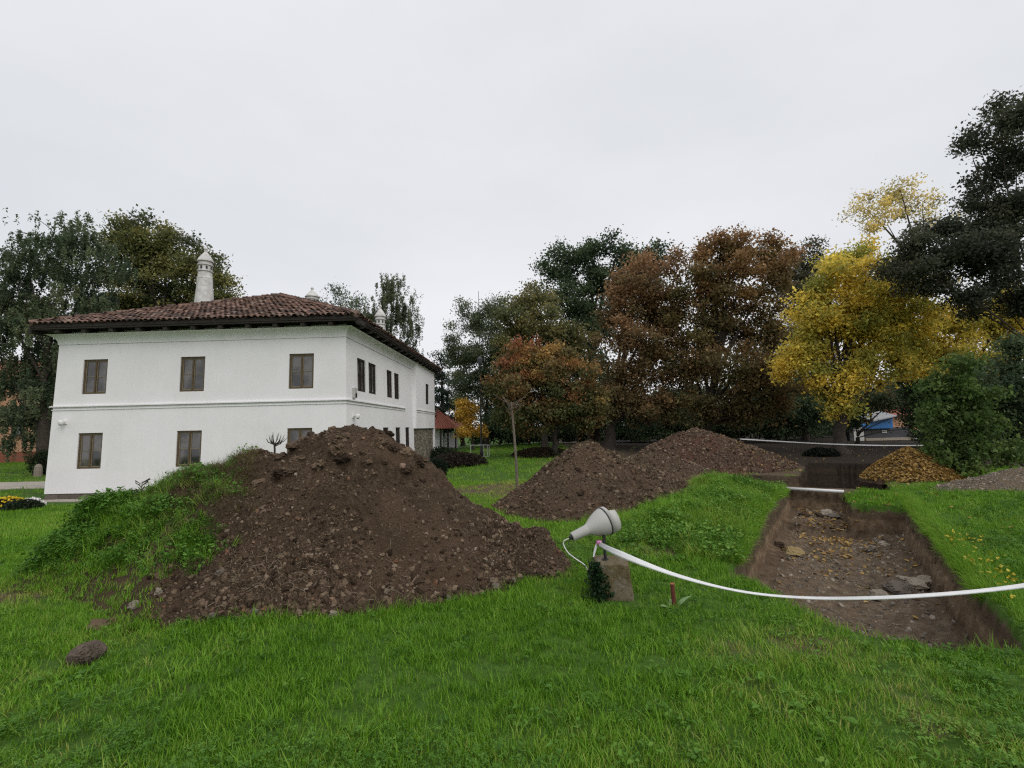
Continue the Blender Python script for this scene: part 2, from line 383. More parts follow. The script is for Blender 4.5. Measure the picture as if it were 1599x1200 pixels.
# heaps: each a height above the land, 0 outside
_sil = [(20, 905), (60, 880), (110, 838), (160, 800), (215, 777), (260, 742), (305, 722), (352, 712), (385, 702), (430, 697), (455, 702), (490, 688), (540, 675), (590, 681),
        (640, 707), (700, 757), (760, 790), (820, 818), (868, 846), (900, 868)]
_yr = 5.9
_rx = np.array([dpt(a, b, _yr)[0] for a, b in _sil]); _rz = np.array([dpt(a, b, _yr)[2] for a, b in _sil])
_bas = [(-60, 905), (40, 915), (130, 945), (190, 990), (300, 978), (500, 966), (660, 948), (800, 925), (840, 890), (868, 858), (905, 846)]
_bx = np.array([gpt(a, b)[0] for a, b in _bas]); _by = np.array([gpt(a, b)[1] for a, b in _bas])
_bo = np.argsort(_bx); _bx = _bx[_bo]; _by = _by[_bo]
def heap_a(x, y):
    x = np.asarray(x, float); y = np.asarray(y, float)
    xs = x * _yr / np.clip(y, 3.2, _yr + .8)                    # the heap fans out with the sight lines of its own crest
    xs = x + (xs - x) * .35
    r = np.interp(xs, _rx, _rz, left=0, right=0); r = np.clip(r, 0, None)
    r = r * ss(_rx[0] - .2, _rx[0] + .4, xs)
    yf = np.minimum(np.interp(x, _bx, _by), _yr - .55)
    r = r * ss(.8, .2, x)
    yc = np.maximum(_yr, yf + .05)
    t = np.clip((yc - y) / np.maximum(yc - yf, .05), 0, 1)
    front = (1 - t ** 1.15) ** 1.05
    back = np.clip(1 - (y - yc) / (r * 1.5 + .15), 0, 1)
    back = back * back * (3 - 2 * back)
    h = r * np.where(y < yc, front, back)
    h = h * (x > _bx[0] - .3)
    k = ss(.02, .3, h)
    n = .10 * fbm(x * 1.7, y * 1.7, 61, 3) + .085 * fbm(x * 4.5, y * 4.5, 62, 3) + .055 * fbm(x * 12, y * 12, 63, 3)
    led = .12 * (ss(.45, .55, vnoise(x * 1.6 + 3, y * 2.4 + h * 2.5, 64)) - .5)
    return np.where(h > .001, h + k * (n * (.35 + .65 * ss(1.75, 1.2, h)) + led), 0)
def ellheap(cx, cy, rx, ry, H, rot, seed, x, y, p=1.0, rough=1.0):
    c, s = math.cos(rot), math.sin(rot); dx = np.asarray(x, float) - cx; dy = np.asarray(y, float) - cy
    a = (c * dx + s * dy) / rx; b = (-s * dx + c * dy) / ry
    q = np.sqrt(a * a + b * b) * (1 + .13 * fbm(x * .9, y * .9, seed, 2))
    h = H * np.clip(1 - q, 0, 1) ** p
    h = np.where(h > H * .75, H * .75 + (h - H * .75) * .72, h)
    k = ss(0, .25 * H, h)
    return np.where(h > 0, h + rough * k * (.10 * fbm(x * 1.4, y * 1.4, seed + 1, 3) + .04 * fbm(x * 6, y * 6, seed + 2, 3)), 0)
def heap_b(x, y):
    return np.maximum(ellheap(1.6, 10.2, 2.2, 1.95, 1.4, 0, 71, x, y, 1.0), ellheap(3.3, 11.8, 2.6, 1.7, 1.0, R(35), 75, x, y, 1.0))
def heap_c(x, y):
    return np.maximum(ellheap(6.6, 17.6, 3.4, 2.1, 1.62, 0, 81, x, y, 1.0), ellheap(8.3, 19.0, 2.9, 1.5, 1.0, R(8), 85, x, y, 1.0))
def heap_leaf(x, y): return ellheap(10.65, 13.2, 1.12, 1.05, .92, 0, 91, x, y, .9, .35)
def heap_sand(x, y): return ellheap(11.5, 11.0, 2.2, 1.1, .46, R(10), 95, x, y, 1.0, .4)
HEAPS = [heap_a, heap_b, heap_c, heap_leaf, heap_sand]
def heaps_h(x, y):
    h = np.zeros_like(np.asarray(x, float))
    for f in HEAPS: h = np.maximum(h, f(x, y))
    return h

# ------------------------------------------------------------------ ground sheet
def lines(segs):
    out = []
    for a, b, st in segs: out += list(np.arange(a, b, st))
    return np.array(sorted(out))
us = lines([(-400, -60, 40), (-60, -16, 4), (-16, 4.2, .5), (4.2, 14.6, .032), (14.6, 23.2, .08), (23.2, 60, 1.2), (60, 120, 6), (120, 900, 60)])
vs = lines([(-600, -80, 40), (-80, -24, 5), (-24, -3.4, .45), (-3.4, -1.2, .08), (-1.2, 1.35, .03), (1.35, 3, .1), (3, 26, .6), (26, 80, 5), (80, 700, 40)])
UU, VV = np.meshgrid(us, vs, indexing='ij'); GX, GY = xy(UU, VV)
DG, INS = dig(GX, GY); GZ = land(GX, GY) - DG
soilm = np.clip(ss(-.02, .03, INS), 0, 1)
def bare(x, y):
    """worn or bare places in the lawn"""
    b = .75 * ss(.62, .8, vnoise(x * .75 + 5, y * .75, 101)) * ss(.4, .7, vnoise(x * 3, y * 3, 102)) * .6
    for px, py, r in ((920, 850, .5), (1290, 1010, .35), (1250, 1005, .4), (1020, 870, .45), (1430, 1090, .3), (60, 920, .7), (860, 760, 1.6), (780, 765, 1.8), (1150, 1020, .3), (1180, 1085, .25), (1460, 1150, .25)):
        g = gpt(px, py); b = np.maximum(b, (.6 if py > 960 else .85) * np.exp(-((x - g[0]) ** 2 + (y - g[1]) ** 2) / (r * r)))
    ub, vb = uv(x, y)
    b = np.maximum(b, ss(11, 13, y) * ss(20, 15, y) * ss(2, 4, x) * ss(12, 9, x) * .8)
    b = np.maximum(b, ss(20, 24, y) * ss(2.5, 6, x) * .95)
    b = np.maximum(b, ss(15.5, 17, y) * ss(9.0, 10.2, x) * 1.0)
    return b
soilm = np.maximum(soilm, bare(GX, GY))
soilm = np.maximum(soilm, ss(13.1, 13.3, UU) * ss(14.4, 14.2, UU) * ss(-1.6, -1.3, VV) * ss(.45, .3, VV))
nu, nv = UU.shape
idx = np.arange(nu * nv).reshape(nu, nv)
Fq = np.stack([idx[:-1, :-1], idx[:-1, 1:], idx[1:, 1:], idx[1:, :-1]], -1).reshape(-1, 4)
def groundmat():
    m, t, b = mat_new('ground'); p = wpos(t)
    n1 = noise(t, .5, 6, .65, p); n2 = noise(t, 9, 8, .7, p); n3 = noise(t, 60, 4, .6, p)
    gcol = ramp(t, [(.25, (.026, .055, .008)), (.5, (.05, .105, .014)), (.7, (.085, .15, .025))]); t.links.new(n2.outputs['Fac'], gcol.inputs['Fac'])
    s1 = ramp(t, [(.3, (.06, .043, .028)), (.5, (.115, .085, .058)), (.7, (.19, .148, .105))]); t.links.new(n2.outputs['Fac'], s1.inputs['Fac'])
    s2 = ramp(t, [(.62, (0, 0, 0)), (.72, (1, 1, 1))]); t.links.new(n3.outputs['Fac'], s2.inputs['Fac'])
    sc_ = mixc(t, math_(t, 'MULTIPLY', s2.outputs[0], .4), s1.outputs[0], (.22, .18, .13))
    sx = t.nodes.new('ShaderNodeSeparateXYZ'); t.links.new(p, sx.inputs[0])
    zz_ = math_(t, 'ADD', sx.outputs['Z'], math_(t, 'MULTIPLY', math_(t, 'SUBTRACT', n1.outputs['Fac'], .5), .25))
    zn = math_(t, 'MULTIPLY_ADD', zz_, 1.25); zn.node.inputs[2].default_value = 1.0
    ly = ramp(t, [(0, (1.1, 1.08, 1.05)), (.3, (1.05, 1.02, 1.0)), (.42, (.72, .66, .6)), (.55, (1.25, 1.15, 1.05)), (.68, (1.35, 1.25, 1.12)), (.74, (.8, .75, .7)), (.9, (.62, .58, .54)), (1, (.8, .78, .74))]); t.links.new(zn, ly.inputs['Fac'])
    sc_ = mixc(t, .85, sc_, ly.outputs[0], 'MULTIPLY')
    shade_a = attr(t, 'tree_shade'); sc_ = mixc(t, math_(t, 'MULTIPLY', shade_a.outputs['Fac'], .8), sc_, (.014, .011, .009))  # canopy shade painted into the soil colour, almost black
    a = attr(t, 'soil'); e = math_(t, 'ADD', a.outputs['Fac'], math_(t, 'MULTIPLY', math_(t, 'SUBTRACT', n2.outputs['Fac'], .5), .5))
    f = ramp(t, [(.4, (0, 0, 0)), (.6, (1, 1, 1))]); t.links.new(e, f.inputs['Fac'])
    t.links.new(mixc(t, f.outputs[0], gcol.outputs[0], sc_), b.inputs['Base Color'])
    b.inputs['Roughness'].default_value = .95; b.inputs['Specular IOR Level'].default_value = .15
    bump(t, b, math_(t, 'ADD', n2.outputs['Fac'], math_(t, 'MULTIPLY', n3.outputs['Fac'], .5)), .8, .025); return m
g = mesh('ground', np.stack([GX, GY, GZ], -1).reshape(-1, 3), Fq, groundmat(), None, True, {'soil': soilm.ravel(), 'tree_shade': np.maximum(ss(13.7, 14.1, UU) * ss(-.05, .02, INS), np.maximum(ss(19, 21.5, GY) * ss(5, 8, GX), ss(16, 18, GY) * ss(9.5, 11, GX))).ravel()})  # second mask: painted tree shade over the far pits and ground under the trees
tag(g, 'lawn ground with an open excavation trench dug into it', 'ground', kind='structure')

# ------------------------------------------------------------------ scatter by geometry nodes (grass, weeds, litter)
def variants(name, meshes):
    c = bpy.data.collections.new(name)
    for i, o in enumerate(meshes): c.objects.link(o)
    return c
def srcmesh(name, V, Fc, mat):
    me = bpy.data.meshes.new(name); me.from_pydata([tuple(map(float, v)) for v in V], [], [tuple(map(int, f)) for f in Fc]); me.update(); me.materials.append(mat)
    return bpy.data.objects.new(name, me)
def scatter(name, P, rot, scl, tint, coll, nvar, label, cat, parent=None, seed=0):
    me = bpy.data.meshes.new(name); n = len(P)
    me.vertices.add(n); me.vertices.foreach_set('co', np.asarray(P, np.float32).ravel())
    a = me.attributes.new('rot', 'FLOAT_VECTOR', 'POINT'); a.data.foreach_set('vector', np.asarray(rot, np.float32).ravel())
    a = me.attributes.new('scl', 'FLOAT', 'POINT'); a.data.foreach_set('value', np.asarray(scl, np.float32))
    a = me.attributes.new('tint', 'FLOAT', 'POINT'); a.data.foreach_set('value', np.asarray(tint, np.float32))
    a = me.attributes.new('pick', 'INT', 'POINT'); a.data.foreach_set('value', rng_(seed).integers(0, nvar, n).astype(np.int32))
    o = link(name, me, None if parent is True else parent)
    ng = bpy.data.node_groups.new(name + '_nodes', 'GeometryNodeTree')
    ng.interface.new_socket('Geometry', in_out='INPUT', socket_type='NodeSocketGeometry'); ng.interface.new_socket('Geometry', in_out='OUTPUT', socket_type='NodeSocketGeometry')
    N = ng.nodes.new; gi = N('NodeGroupInput'); go = N('NodeGroupOutput')
    ci = N('GeometryNodeCollectionInfo'); ci.inputs['Collection'].default_value = coll; ci.inputs['Separate Children'].default_value = True; ci.inputs['Reset Children'].default_value = True
    ip = N('GeometryNodeInstanceOnPoints'); ip.inputs['Pick Instance'].default_value = True
    def na(nm, ty):
        k = N('GeometryNodeInputNamedAttribute'); k.data_type = ty; k.inputs['Name'].default_value = nm; return k.outputs['Attribute']
    er = N('FunctionNodeEulerToRotation')
    K = ng.links.new
    K(gi.outputs[0], ip.inputs['Points']); K(ci.outputs[0], ip.inputs['Instance']); K(na('pick', 'INT'), ip.inputs['Instance Index'])
    K(na('rot', 'FLOAT_VECTOR'), er.inputs[0]); K(er.outputs[0], ip.inputs['Rotation']); K(na('scl', 'FLOAT'), ip.inputs['Scale'])
    K(ip.outputs[0], go.inputs[0])
    md = o.modifiers.new('scatter', 'NODES'); md.node_group = ng
    if parent is None: tag(o, label, cat, kind='stuff')
    else: o['kind'] = 'stuff'
    return o
def blades(seed, nb, h, spread, width, bend=.5, segs=3):
    r = rng_(seed); V = []; Fc = []
    for i in range(nb):
        a = r.uniform(0, 2 * np.pi); rad = spread * math.sqrt(r.uniform(0, 1)); bx, by = rad * math.cos(a), rad * math.sin(a)
        d = r.uniform(0, 2 * np.pi); hh = h * r.uniform(.45, 1.1); bd = bend * r.uniform(.2, 1.3) * hh; ww = width * r.uniform(.7, 1.25)
        dx, dy = math.cos(d), math.sin(d); px, py = -dy, dx; o = len(V)
        for k in range(segs + 1):
            f = k / segs; w = ww * (1 - f ** 1.6) * .5; x = bx + dx * bd * f * f; y = by + dy * bd * f * f; z = hh * (f - .25 * f * f * (bd / hh)) - .01
            if k < segs: V += [(x - px * w, y - py * w, z), (x + px * w, y + py * w, z)]
            else: V.append((x, y, z))
        for k in range(segs - 1): Fc.append((o + 2 * k, o + 2 * k + 1, o + 2 * k + 3, o + 2 * k + 2))
        Fc.append((o + 2 * segs - 2, o + 2 * segs - 1, o + 2 * segs))
    return V, Fc
def broad(seed, n, h, spread, size, aspect=.7, tilt=.5):
    """little broad leaves standing on thin stalks"""
    r = rng_(seed); V = []; Fc = []
    for i in range(n):
        a = r.uniform(0, 6.283); rad = spread * math.sqrt(r.uniform()); c = np.array([rad * math.cos(a), rad * math.sin(a), h * r.uniform(.35, 1.05)])
        d = r.uniform(0, 6.283); s = size * r.uniform(.6, 1.25)
        t = np.array([math.cos(d), math.sin(d), r.normal(0, tilt * .6)]); t /= np.linalg.norm(t)
        b = np.cross(t, [0, 0, 1.]); b /= np.linalg.norm(b); nn = np.cross(b, t); b = b + nn * r.normal(0, tilt * .5)
        o = len(V)
        V += [c - t * s * .5, c - t * s * .1 + b * s * aspect * .5 + nn * s * .08, c + t * s * .3 + b * s * aspect * .36 + nn * s * .06, c + t * s * .55 - nn * s * .05,
              c + t * s * .3 - b * s * aspect * .36 + nn * s * .06, c - t * s * .1 - b * s * aspect * .5 + nn * s * .08]
        Fc += [(o, o + 1, o + 2, o + 3), (o, o + 3, o + 4, o + 5)]
        k = len(V); q = c - t * s * .5; V += [(q[0] * .6 - .0012, q[1] * .6, -.01), (q[0] * .6 + .0012, q[1] * .6, -.01), tuple(q + [.001, 0, 0]), tuple(q - [.001, 0, 0])]
        Fc.append((k, k + 1, k + 2, k + 3))
    return V, Fc
def clover(seed, n, h, spread, size):
    r = rng_(seed); V = []; Fc = []
    for i in range(n):
        a = r.uniform(0, 6.283); rad = spread * math.sqrt(r.uniform()); c = np.array([rad * math.cos(a), rad * math.sin(a), h * r.uniform(.5, 1.05)]); s = size * r.uniform(.7, 1.2); d0 = r.uniform(0, 6.283)
        tl = r.normal(0, .25, 2)
        for k in range(3):
            d = d0 + k * 2.094; o = len(V)
            for ra, an in ((0, 0), (.75, -.55), (1.05, -.2), (.98, 0), (1.05, .2), (.75, .55)):
                x, y = ra * s * .5 * math.cos(d + an), ra * s * .5 * math.sin(d + an); V.append(c + np.array([x, y, x * tl[0] + y * tl[1]]))
            Fc.append(tuple(range(o, o + 6)))
        k = len(V); V += [(c[0] - .001, c[1], -.01), (c[0] + .001, c[1], -.01), (c[0], c[1] + .001, c[2])]; Fc.append((k, k + 1, k + 2))
    return V, Fc
c_grass = variants('grass_kinds', [srcmesh('g_a%d' % i, *blades(i, 16, .07, .055, .005, .65), M['grass']) for i in range(5)])
c_grass_far = variants('grass_far_kinds', [srcmesh('g_f%d' % i, *blades(20 + i, 22, .085, .16, .011, .5, 2), M['grass']) for i in range(4)])
c_grass_tall = variants('grass_tall_kinds', [srcmesh('g_t%d' % i, *blades(40 + i, 16, .17, .06, .0055, .75, 4), M['grass']) for i in range(4)])
c_clover = variants('clover_kinds', [srcmesh('c_%d' % i, *clover(60 + i, 13, .065, .075, .026), M['weed']) for i in range(4)])
c_weed = variants('weed_kinds', [srcmesh('w_%d' % i, *broad(80 + i, 30, .15, .12, .038, .6, .7), M['weed']) for i in range(5)])
c_lowweed = variants('low_weed_kinds', [srcmesh('lw_%d' % i, *broad(100 + i, 10, .05, .055, .031, .5, .6), M['weed']) for i in range(4)])
c_dry = variants('dry_kinds', [srcmesh('d_%d' % i, *blades(120 + i, 14, .2, .07, .004, 1.1, 4), M['dry']) for i in range(4)])
c_leaf = variants('leaf_kinds', [srcmesh('l_%d' % i, *broad(140 + i, 1, .006, .0, .075, .75, .5), M['litter']) for i in range(5)])

def blocked(x, y, m=.0):
    """where no lawn grows"""
    d, ins = dig(x, y); lx, ly = world_to_house(x, y)
    b = (ins > -.015) | (heaps_h(x, y) > .05)
    b |= (lx > -HW - .9 + m) & (lx < .7 - m) & (ly > -1.25 + m) & (ly < HD + .7)
    gb = gpt(956, 931); b |= (np.abs(x - gb[0]) < .23) & (y - gb[1] < .23) & (y - gb[1] > -.36)
    ub, vb = uv(x, y); b |= (ub > 13.2) & (ub < 14.3) & (vb > -1.5) & (vb < .35)
    b |= (ly > 3.2) & (ly < 6.3) & (lx < -HW - .3)
    return b
def wedge(r, n, y0, y1, half=1.12):
    y = np.sqrt(r.uniform(y0 * y0, y1 * y1, n)); return r.uniform(-half, half, n) * y + 0.0, y
def lawn(name, seed, n, y0, y1, coll, nv, s0, s1, label, extra=None, tintf=None):
    r = rng_(seed); x, y = wedge(r, n, y0, y1)
    k = ~blocked(x, y) & (r.uniform(size=n) > bare(x, y) * 1.02)
    k &= r.uniform(size=n) > .6 * ss(.55, .85, vnoise(x * 2.6, y * 2.6, 207)) * (y < 9)
    if extra is not None: k &= extra(x, y, r)
    x, y = x[k], y[k]; z = land(x, y)
    t = np.clip(.40 + .42 * fbm(x * .55, y * .55, 201, 4) + .16 * fbm(x * 3.1, y * 3.1, 208, 2) + .55 * bare(x, y) + r.normal(0, .14, len(x)), 0, 1)
    if tintf is not None: t = tintf(x, y, r, t)
    rot = np.c_[r.normal(0, .16, len(x)), r.normal(0, .16, len(x)), r.uniform(0, 6.283, len(x))]
    sc_ = r.uniform(s0, s1, len(x)) * (1 + .28 * fbm(x * 1.3, y * 1.3, 205, 3))
    return scatter(name, np.c_[x, y, z], rot, sc_, t, coll, nv, label, 'grass', seed=seed)
lawn('grass', 1, 34000, 1.75, 7.5, c_grass, 5, .75, 1.35, 'short lush green lawn grass covering the open ground round the heaps')
lawn('grass', 2, 16000, 6.8, 15, c_grass_far, 4, .7, 1.15, 'green lawn grass between the house and the heaps')
lawn('grass', 3, 17000, 14, 46, c_grass_far, 4, .9, 1.7, 'green grass under the park trees beyond the excavation')
def tuft_zone(x, y, r):
    return r.uniform(size=len(x)) < .04 + .9 * ss(.66, .82, vnoise(x * .9, y * .9, 210)) * .35 + .8 * ss(.35, .1, np.abs(heap_a(x, y - .0) + (y - np.interp(x, _bx, _by)) * .0 + (np.interp(x, _bx, _by) - y)))
lawn('grass', 4, 9000, 1.75, 9, c_grass_tall, 4, .6, 1.1, 'longer grass tufts standing out of the lawn', tuft_zone)
def clover_zone(x, y, r):
    px, py = project(np.c_[x, y, np.zeros_like(x)]) if False else (x, y)
    m = ss(.5, .68, vnoise(x * .8 + 9, y * .8, 220))
    m = np.maximum(m, ss(1.0, .3, np.hypot((x + 1.0) / 1.3, (y - 2.4) / .55))); m = np.maximum(m, ss(1.0, .4, np.hypot((x - 3.3) / 1.1, (y - 3.0) / .7)))
    return r.uniform(size=len(x)) < m
lawn('clover', 5, 10500, 1.75, 7, c_clover, 4, .7, 1.25, 'low clover patches mixed into the lawn', clover_zone)
lawn('lawn_weeds', 6, 2800, 1.75, 8, c_lowweed, 4, .6, 1.3, 'scattered broad-leaved weeds in the lawn', lambda x, y, r: r.uniform(size=len(x)) < .2 + .8 * ss(.5, .7, vnoise(x * .7, y * .7, 230)))
lawn('dry_tufts', 12, 900, 1.8, 7, c_dry, 4, .25, .5, 'sparse straw coloured tufts in the lawn near the trench end', lambda x, y, r: r.uniform(size=len(x)) < .12 + bare(x, y) * 1.1)
# lush bank beside the trench
def bank_pts(r, n):
    u = r.uniform(6.0, 13.2, n); v = r.uniform(-3.6, -.9, n)
    k = r.uniform(size=n) < np.exp(-(((u - 9.3) / 3.0) ** 2 + ((v + 2.0) / 1.2) ** 2) * .9) + .35 * ss(-1.4, -1.1, v)
    x, y = xy(u[k], v[k]); return x, y
r = rng_(7); x, y = bank_pts(r, 11000); k = (~blocked(x, y)) & (r.uniform(size=len(x)) > .75 * ss(.6, .75, vnoise(x * 1.1, y * 1.1, 241))); x, y = x[k], y[k]
scatter('bank_grass', np.c_[x, y, land(x, y)], np.c_[r.normal(0, .2, len(x)), r.normal(0, .2, len(x)), r.uniform(0, 6.28, len(x))], r.uniform(.7, 1.35, len(x)),
        np.clip(.62 + .3 * fbm(x, y, 242, 3) + r.normal(0, .12, len(x)), 0, .95), c_grass_tall, 4, 'long bright green grass on the raised bank beside the trench', 'grass')
x, y = bank_pts(r, 6500); k = ~blocked(x, y) & (r.uniform(size=len(x)) < .15 + .85 * ss(.3, .6, vnoise(x * 1.3 + 4, y * 1.3, 244))); x, y = x[k], y[k]
scatter('bank_weeds', np.c_[x, y, land(x, y)], np.c_[r.normal(0, .25, len(x)), r.normal(0, .25, len(x)), r.uniform(0, 6.28, len(x))], r.uniform(.35, 1.1, len(x)) * (.4 + 1.0 * vnoise(x * 1.8, y * 1.8, 243)),
        np.clip(.7 + r.normal(0, .2, len(x)), 0, 1), c_weed, 5, 'leafy green weeds on the raised bank beside the trench', 'weeds')
# fringe hanging over the trench rim
r = rng_(8); n = 2600; u = r.uniform(4.7, 13.4, n); v = np.where(r.uniform(size=n) < .5, -1.14 - np.abs(r.normal(0, .04, n)), 1.16 + np.abs(r.normal(0, .06, n))); x, y = xy(u, v)
k = ~((v < 0) & (u < 6.4)) & ~((v < 0) & (u > 13)); x, y, v = x[k], y[k], v[k]
lean = np.where(v < 0, 1., -1.) * r.uniform(.1, .6, len(x)); rz = r.uniform(0, 6.28, len(x))
scatter('rim_grass', np.c_[x, y, land(x, y)], np.c_[r.normal(0, .3, len(x)), r.normal(0, .3, len(x)), rz], r.uniform(.5, 1.0, len(x)), np.clip(.45 + r.normal(0, .2, len(x)), 0, 1), c_grass_tall, 4,
        'ragged grass fringe along the trench rims', 'grass')
n = 1500; u = r.uniform(6.2, 13.0, n); sd_ = r.uniform(size=n) < .62; v = np.where(sd_, -1.09 + r.normal(0, .03, n), 1.10 + r.normal(0, .03, n)); x, y = xy(u, v)
scatter('overhanging_grass', np.c_[x, y, land(x, y) - .01], np.c_[r.uniform(.5, 1.5, n), r.normal(0, .25, n), np.where(sd_, R(56.6), R(236.6)) + r.normal(0, .4, n)], r.uniform(.6, 1.2, n), np.clip(.5 + r.normal(0, .2, n), 0, 1), c_grass_tall, 4, 'grass hanging over the lips of the trench', 'grass')
# weeds and yellow bloom patch right of the trench
r = rng_(9); n = 2400; x = r.uniform(4.2, 12, n); y = r.uniform(3.2, 11.5, n); u, v = uv(x, y)
k = (v > 1.25) & ~blocked(x, y) & (r.uniform(size=n) < ss(.4, .65, vnoise(x, y, 250)) + .15); x, y = x[k], y[k]
scatter('verge_weeds', np.c_[x, y, land(x, y)], np.c_[r.normal(0, .25, len(x)), r.normal(0, .25, len(x)), r.uniform(0, 6.28, len(x))], r.uniform(.3, .75, len(x)), np.clip(.4 + r.normal(0, .2, len(x)), 0, 1), c_weed, 5,
        'low leafy weeds on the verge past the trench', 'weeds')
r = rng_(10); P = []
for px, py, s_, n in ((1460, 838, .28, 90), (1495, 880, .22, 110), (1520, 905, .25, 80), (1440, 860, .2, 30), (1510, 925, .15, 30)):
    c = gpt(px, py, .08); P.append(np.c_[r.normal(c[0], s_, n), r.normal(c[1], s_, n), r.uniform(.05, .13, n)])
P = np.concatenate(P); u, v = uv(P[:, 0], P[:, 1]); P = P[v > 1.12]; P[:, 2] += land(P[:, 0], P[:, 1]); n = len(P)
m_yf = bladesmat('yellow_bloom', [(0, (.3, .22, .01)), (.5, (.5, .38, .02)), (1, (.6, .5, .08))], .2)
c_bloom = variants('bloom_kinds', [srcmesh('b_%d' % i, *broad(160 + i, 3, .01, .02, .026, .9, .6), m_yf) for i in range(3)])
scatter('yellow_blooms', P, np.c_[r.normal(0, .4, n), r.normal(0, .4, n), r.uniform(0, 6.28, n)], r.uniform(.6, 1.2, n), r.uniform(0, 1, n), c_bloom, 3, 'small yellow wildflowers along the grassy verge of the trench', 'flowers')
# fallen leaves: lawn under the trees, trench floor, heaps
r = rng_(11); n = 2600; x, y = wedge(r, n, 6, 30); k = (~blocked(x, y)) & (x > 1) & (r.uniform(size=n) < .75); x, y = x[k], y[k]
z = land(x, y) + .05
u = r.uniform(5.6, 13.4, 2600); v = r.uniform(-.85, .9, 2600); kk = r.uniform(size=2600) < .035 + .85 * np.exp(-(((u - 10.9) / 1.1) ** 2 + ((v + .1) / .35) ** 2)) + .5 * np.exp(-(((u - 12.5) / .8) ** 2 + ((v + .3) / .5) ** 2)) + .10 * ss(8, 9.5, u)
xa, ya = xy(u[kk], v[kk]); za = ground_z(xa, ya) + .012
x = np.r_[x, xa]; y = np.r_[y, ya]; z = np.r_[z, za]; n = len(x)
scatter('fallen_leaves', np.c_[x, y, z], np.c_[r.normal(0, .35, n), r.normal(0, .35, n), r.uniform(0, 6.28, n)], r.uniform(.5, 1.15, n), r.uniform(0, 1, n), c_leaf, 5, 'yellow and brown fallen leaves on the grass and trench floor', 'leaves')

# ------------------------------------------------------------------ clods and stones
_phi = (1 + 5 ** .5) / 2
ICO_V = np.array([(-1, _phi, 0), (1, _phi, 0), (-1, -_phi, 0), (1, -_phi, 0), (0, -1, _phi), (0, 1, _phi), (0, -1, -_phi), (0, 1, -_phi), (_phi, 0, -1), (_phi, 0, 1), (-_phi, 0, -1), (-_phi, 0, 1)], float) / math.hypot(1, _phi)
ICO_F = np.array([(0, 11, 5), (0, 5, 1), (0, 1, 7), (0, 7, 10), (0, 10, 11), (1, 5, 9), (5, 11, 4), (11, 10, 2), (10, 7, 6), (7, 1, 8), (3, 9, 4), (3, 4, 2), (3, 2, 6), (3, 6, 8), (3, 8, 9), (4, 9, 5), (2, 4, 11), (6, 2, 10), (8, 6, 7), (9, 8, 1)])
def ico2(times):
    V = [tuple(v) for v in ICO_V]; Fc = [tuple(f) for f in ICO_F]
    for _ in range(times):
        c = {}; nf = []
        def mid(a, b):
            k = (min(a, b), max(a, b))
            if k not in c:
                p = np.array(V[a]) + np.array(V[b]); V.append(tuple(p / np.linalg.norm(p))); c[k] = len(V) - 1
            return c[k]
        for a, b, d in Fc:
            ab, bd, da = mid(a, b), mid(b, d), mid(d, a); nf += [(a, ab, da), (b, bd, ab), (d, da, bd), (ab, bd, da)]
        Fc = nf
    return np.array(V), np.array(Fc)
def rockmesh(seed, flat=.7, sub=2, rough=.3):
    r = rng_(seed); V, Fc = ico2(sub); d = np.ones(len(V))
    for k in range(9):
        a = r.normal(size=3); a /= np.linalg.norm(a); t = r.uniform(.55, .85); pr = V @ a
        d = np.where(pr * d > t, t / np.maximum(pr, .01), d)
    V = V * (d * (1 + rough * .25 * r.normal(size=len(V))))[:, None]
    me = bpy.data.meshes.new('rock'); me.from_pydata([tuple(map(float, v * np.array([1, r.uniform(.7, 1), flat]))) for v in V], [], [tuple(map(int, f)) for f in Fc]); me.update()
    return me
ROCKS = [rockmesh(300 + i) for i in range(6)]; [m_.materials.append(M['stone']) for m_ in ROCKS]
CLODS = [rockmesh(320 + i, .75, 2, .55) for i in range(6)]; [m_.materials.append(M['clod']) for m_ in CLODS]
def clodset(mat, nm):
    out = []
    for i in range(7):
        r = rng_(900 + i); V = ICO_V * (1 + .26 * r.normal(size=(12, 1))) * r.uniform(.6, 1.2, (1, 3)); out.append(srcmesh('%s_%d' % (nm, i), V, ICO_F, mat))
    return variants(nm + '_kinds', out)
CLODSETS = {}
def clods(name, P, size, parent, mat, seed):
    if mat.name not in CLODSETS: CLODSETS[mat.name] = clodset(mat, mat.name)
    r = rng_(seed); n = len(P)
    o = scatter(name, P, r.uniform(-3.1, 3.1, (n, 3)), size, r.uniform(0, 1, n), CLODSETS[mat.name], 7, '', '', parent or True, seed)
    return o
def heapmesh(name, fn, x0, x1, y0, y1, st, mat, label, cat, xi=None):
    xs = np.arange(x0, x1, st); ys = np.arange(y0, y1, st); X, Y = np.meshgrid(xs, ys, indexing='ij')
    H = fn(X, Y); Z = np.where(H > .004, land(X, Y) + H, land(X, Y) - .06)
    i = np.arange(X.size).reshape(X.shape); Fq = np.stack([i[:-1, :-1], i[1:, :-1], i[1:, 1:], i[:-1, 1:]], -1).reshape(-1, 4)
    keep = (H > .004).ravel()[Fq].any(1); Fq = Fq[keep]; u_, inv = np.unique(Fq, return_inverse=True)
    V = np.stack([X, Y, Z], -1).reshape(-1, 3)[u_]; cx, cy_ = V[:, 0].mean(), V[:, 1].mean()
    root = empty(name, (cx, cy_, float(land(cx, cy_)))); tag(root, label, cat)
    o = mesh('earth', V - np.array([cx, cy_, float(land(cx, cy_))]), inv.reshape(-1, 4), mat, root, True)
    return root, np.array([cx, cy_, float(land(cx, cy_))])
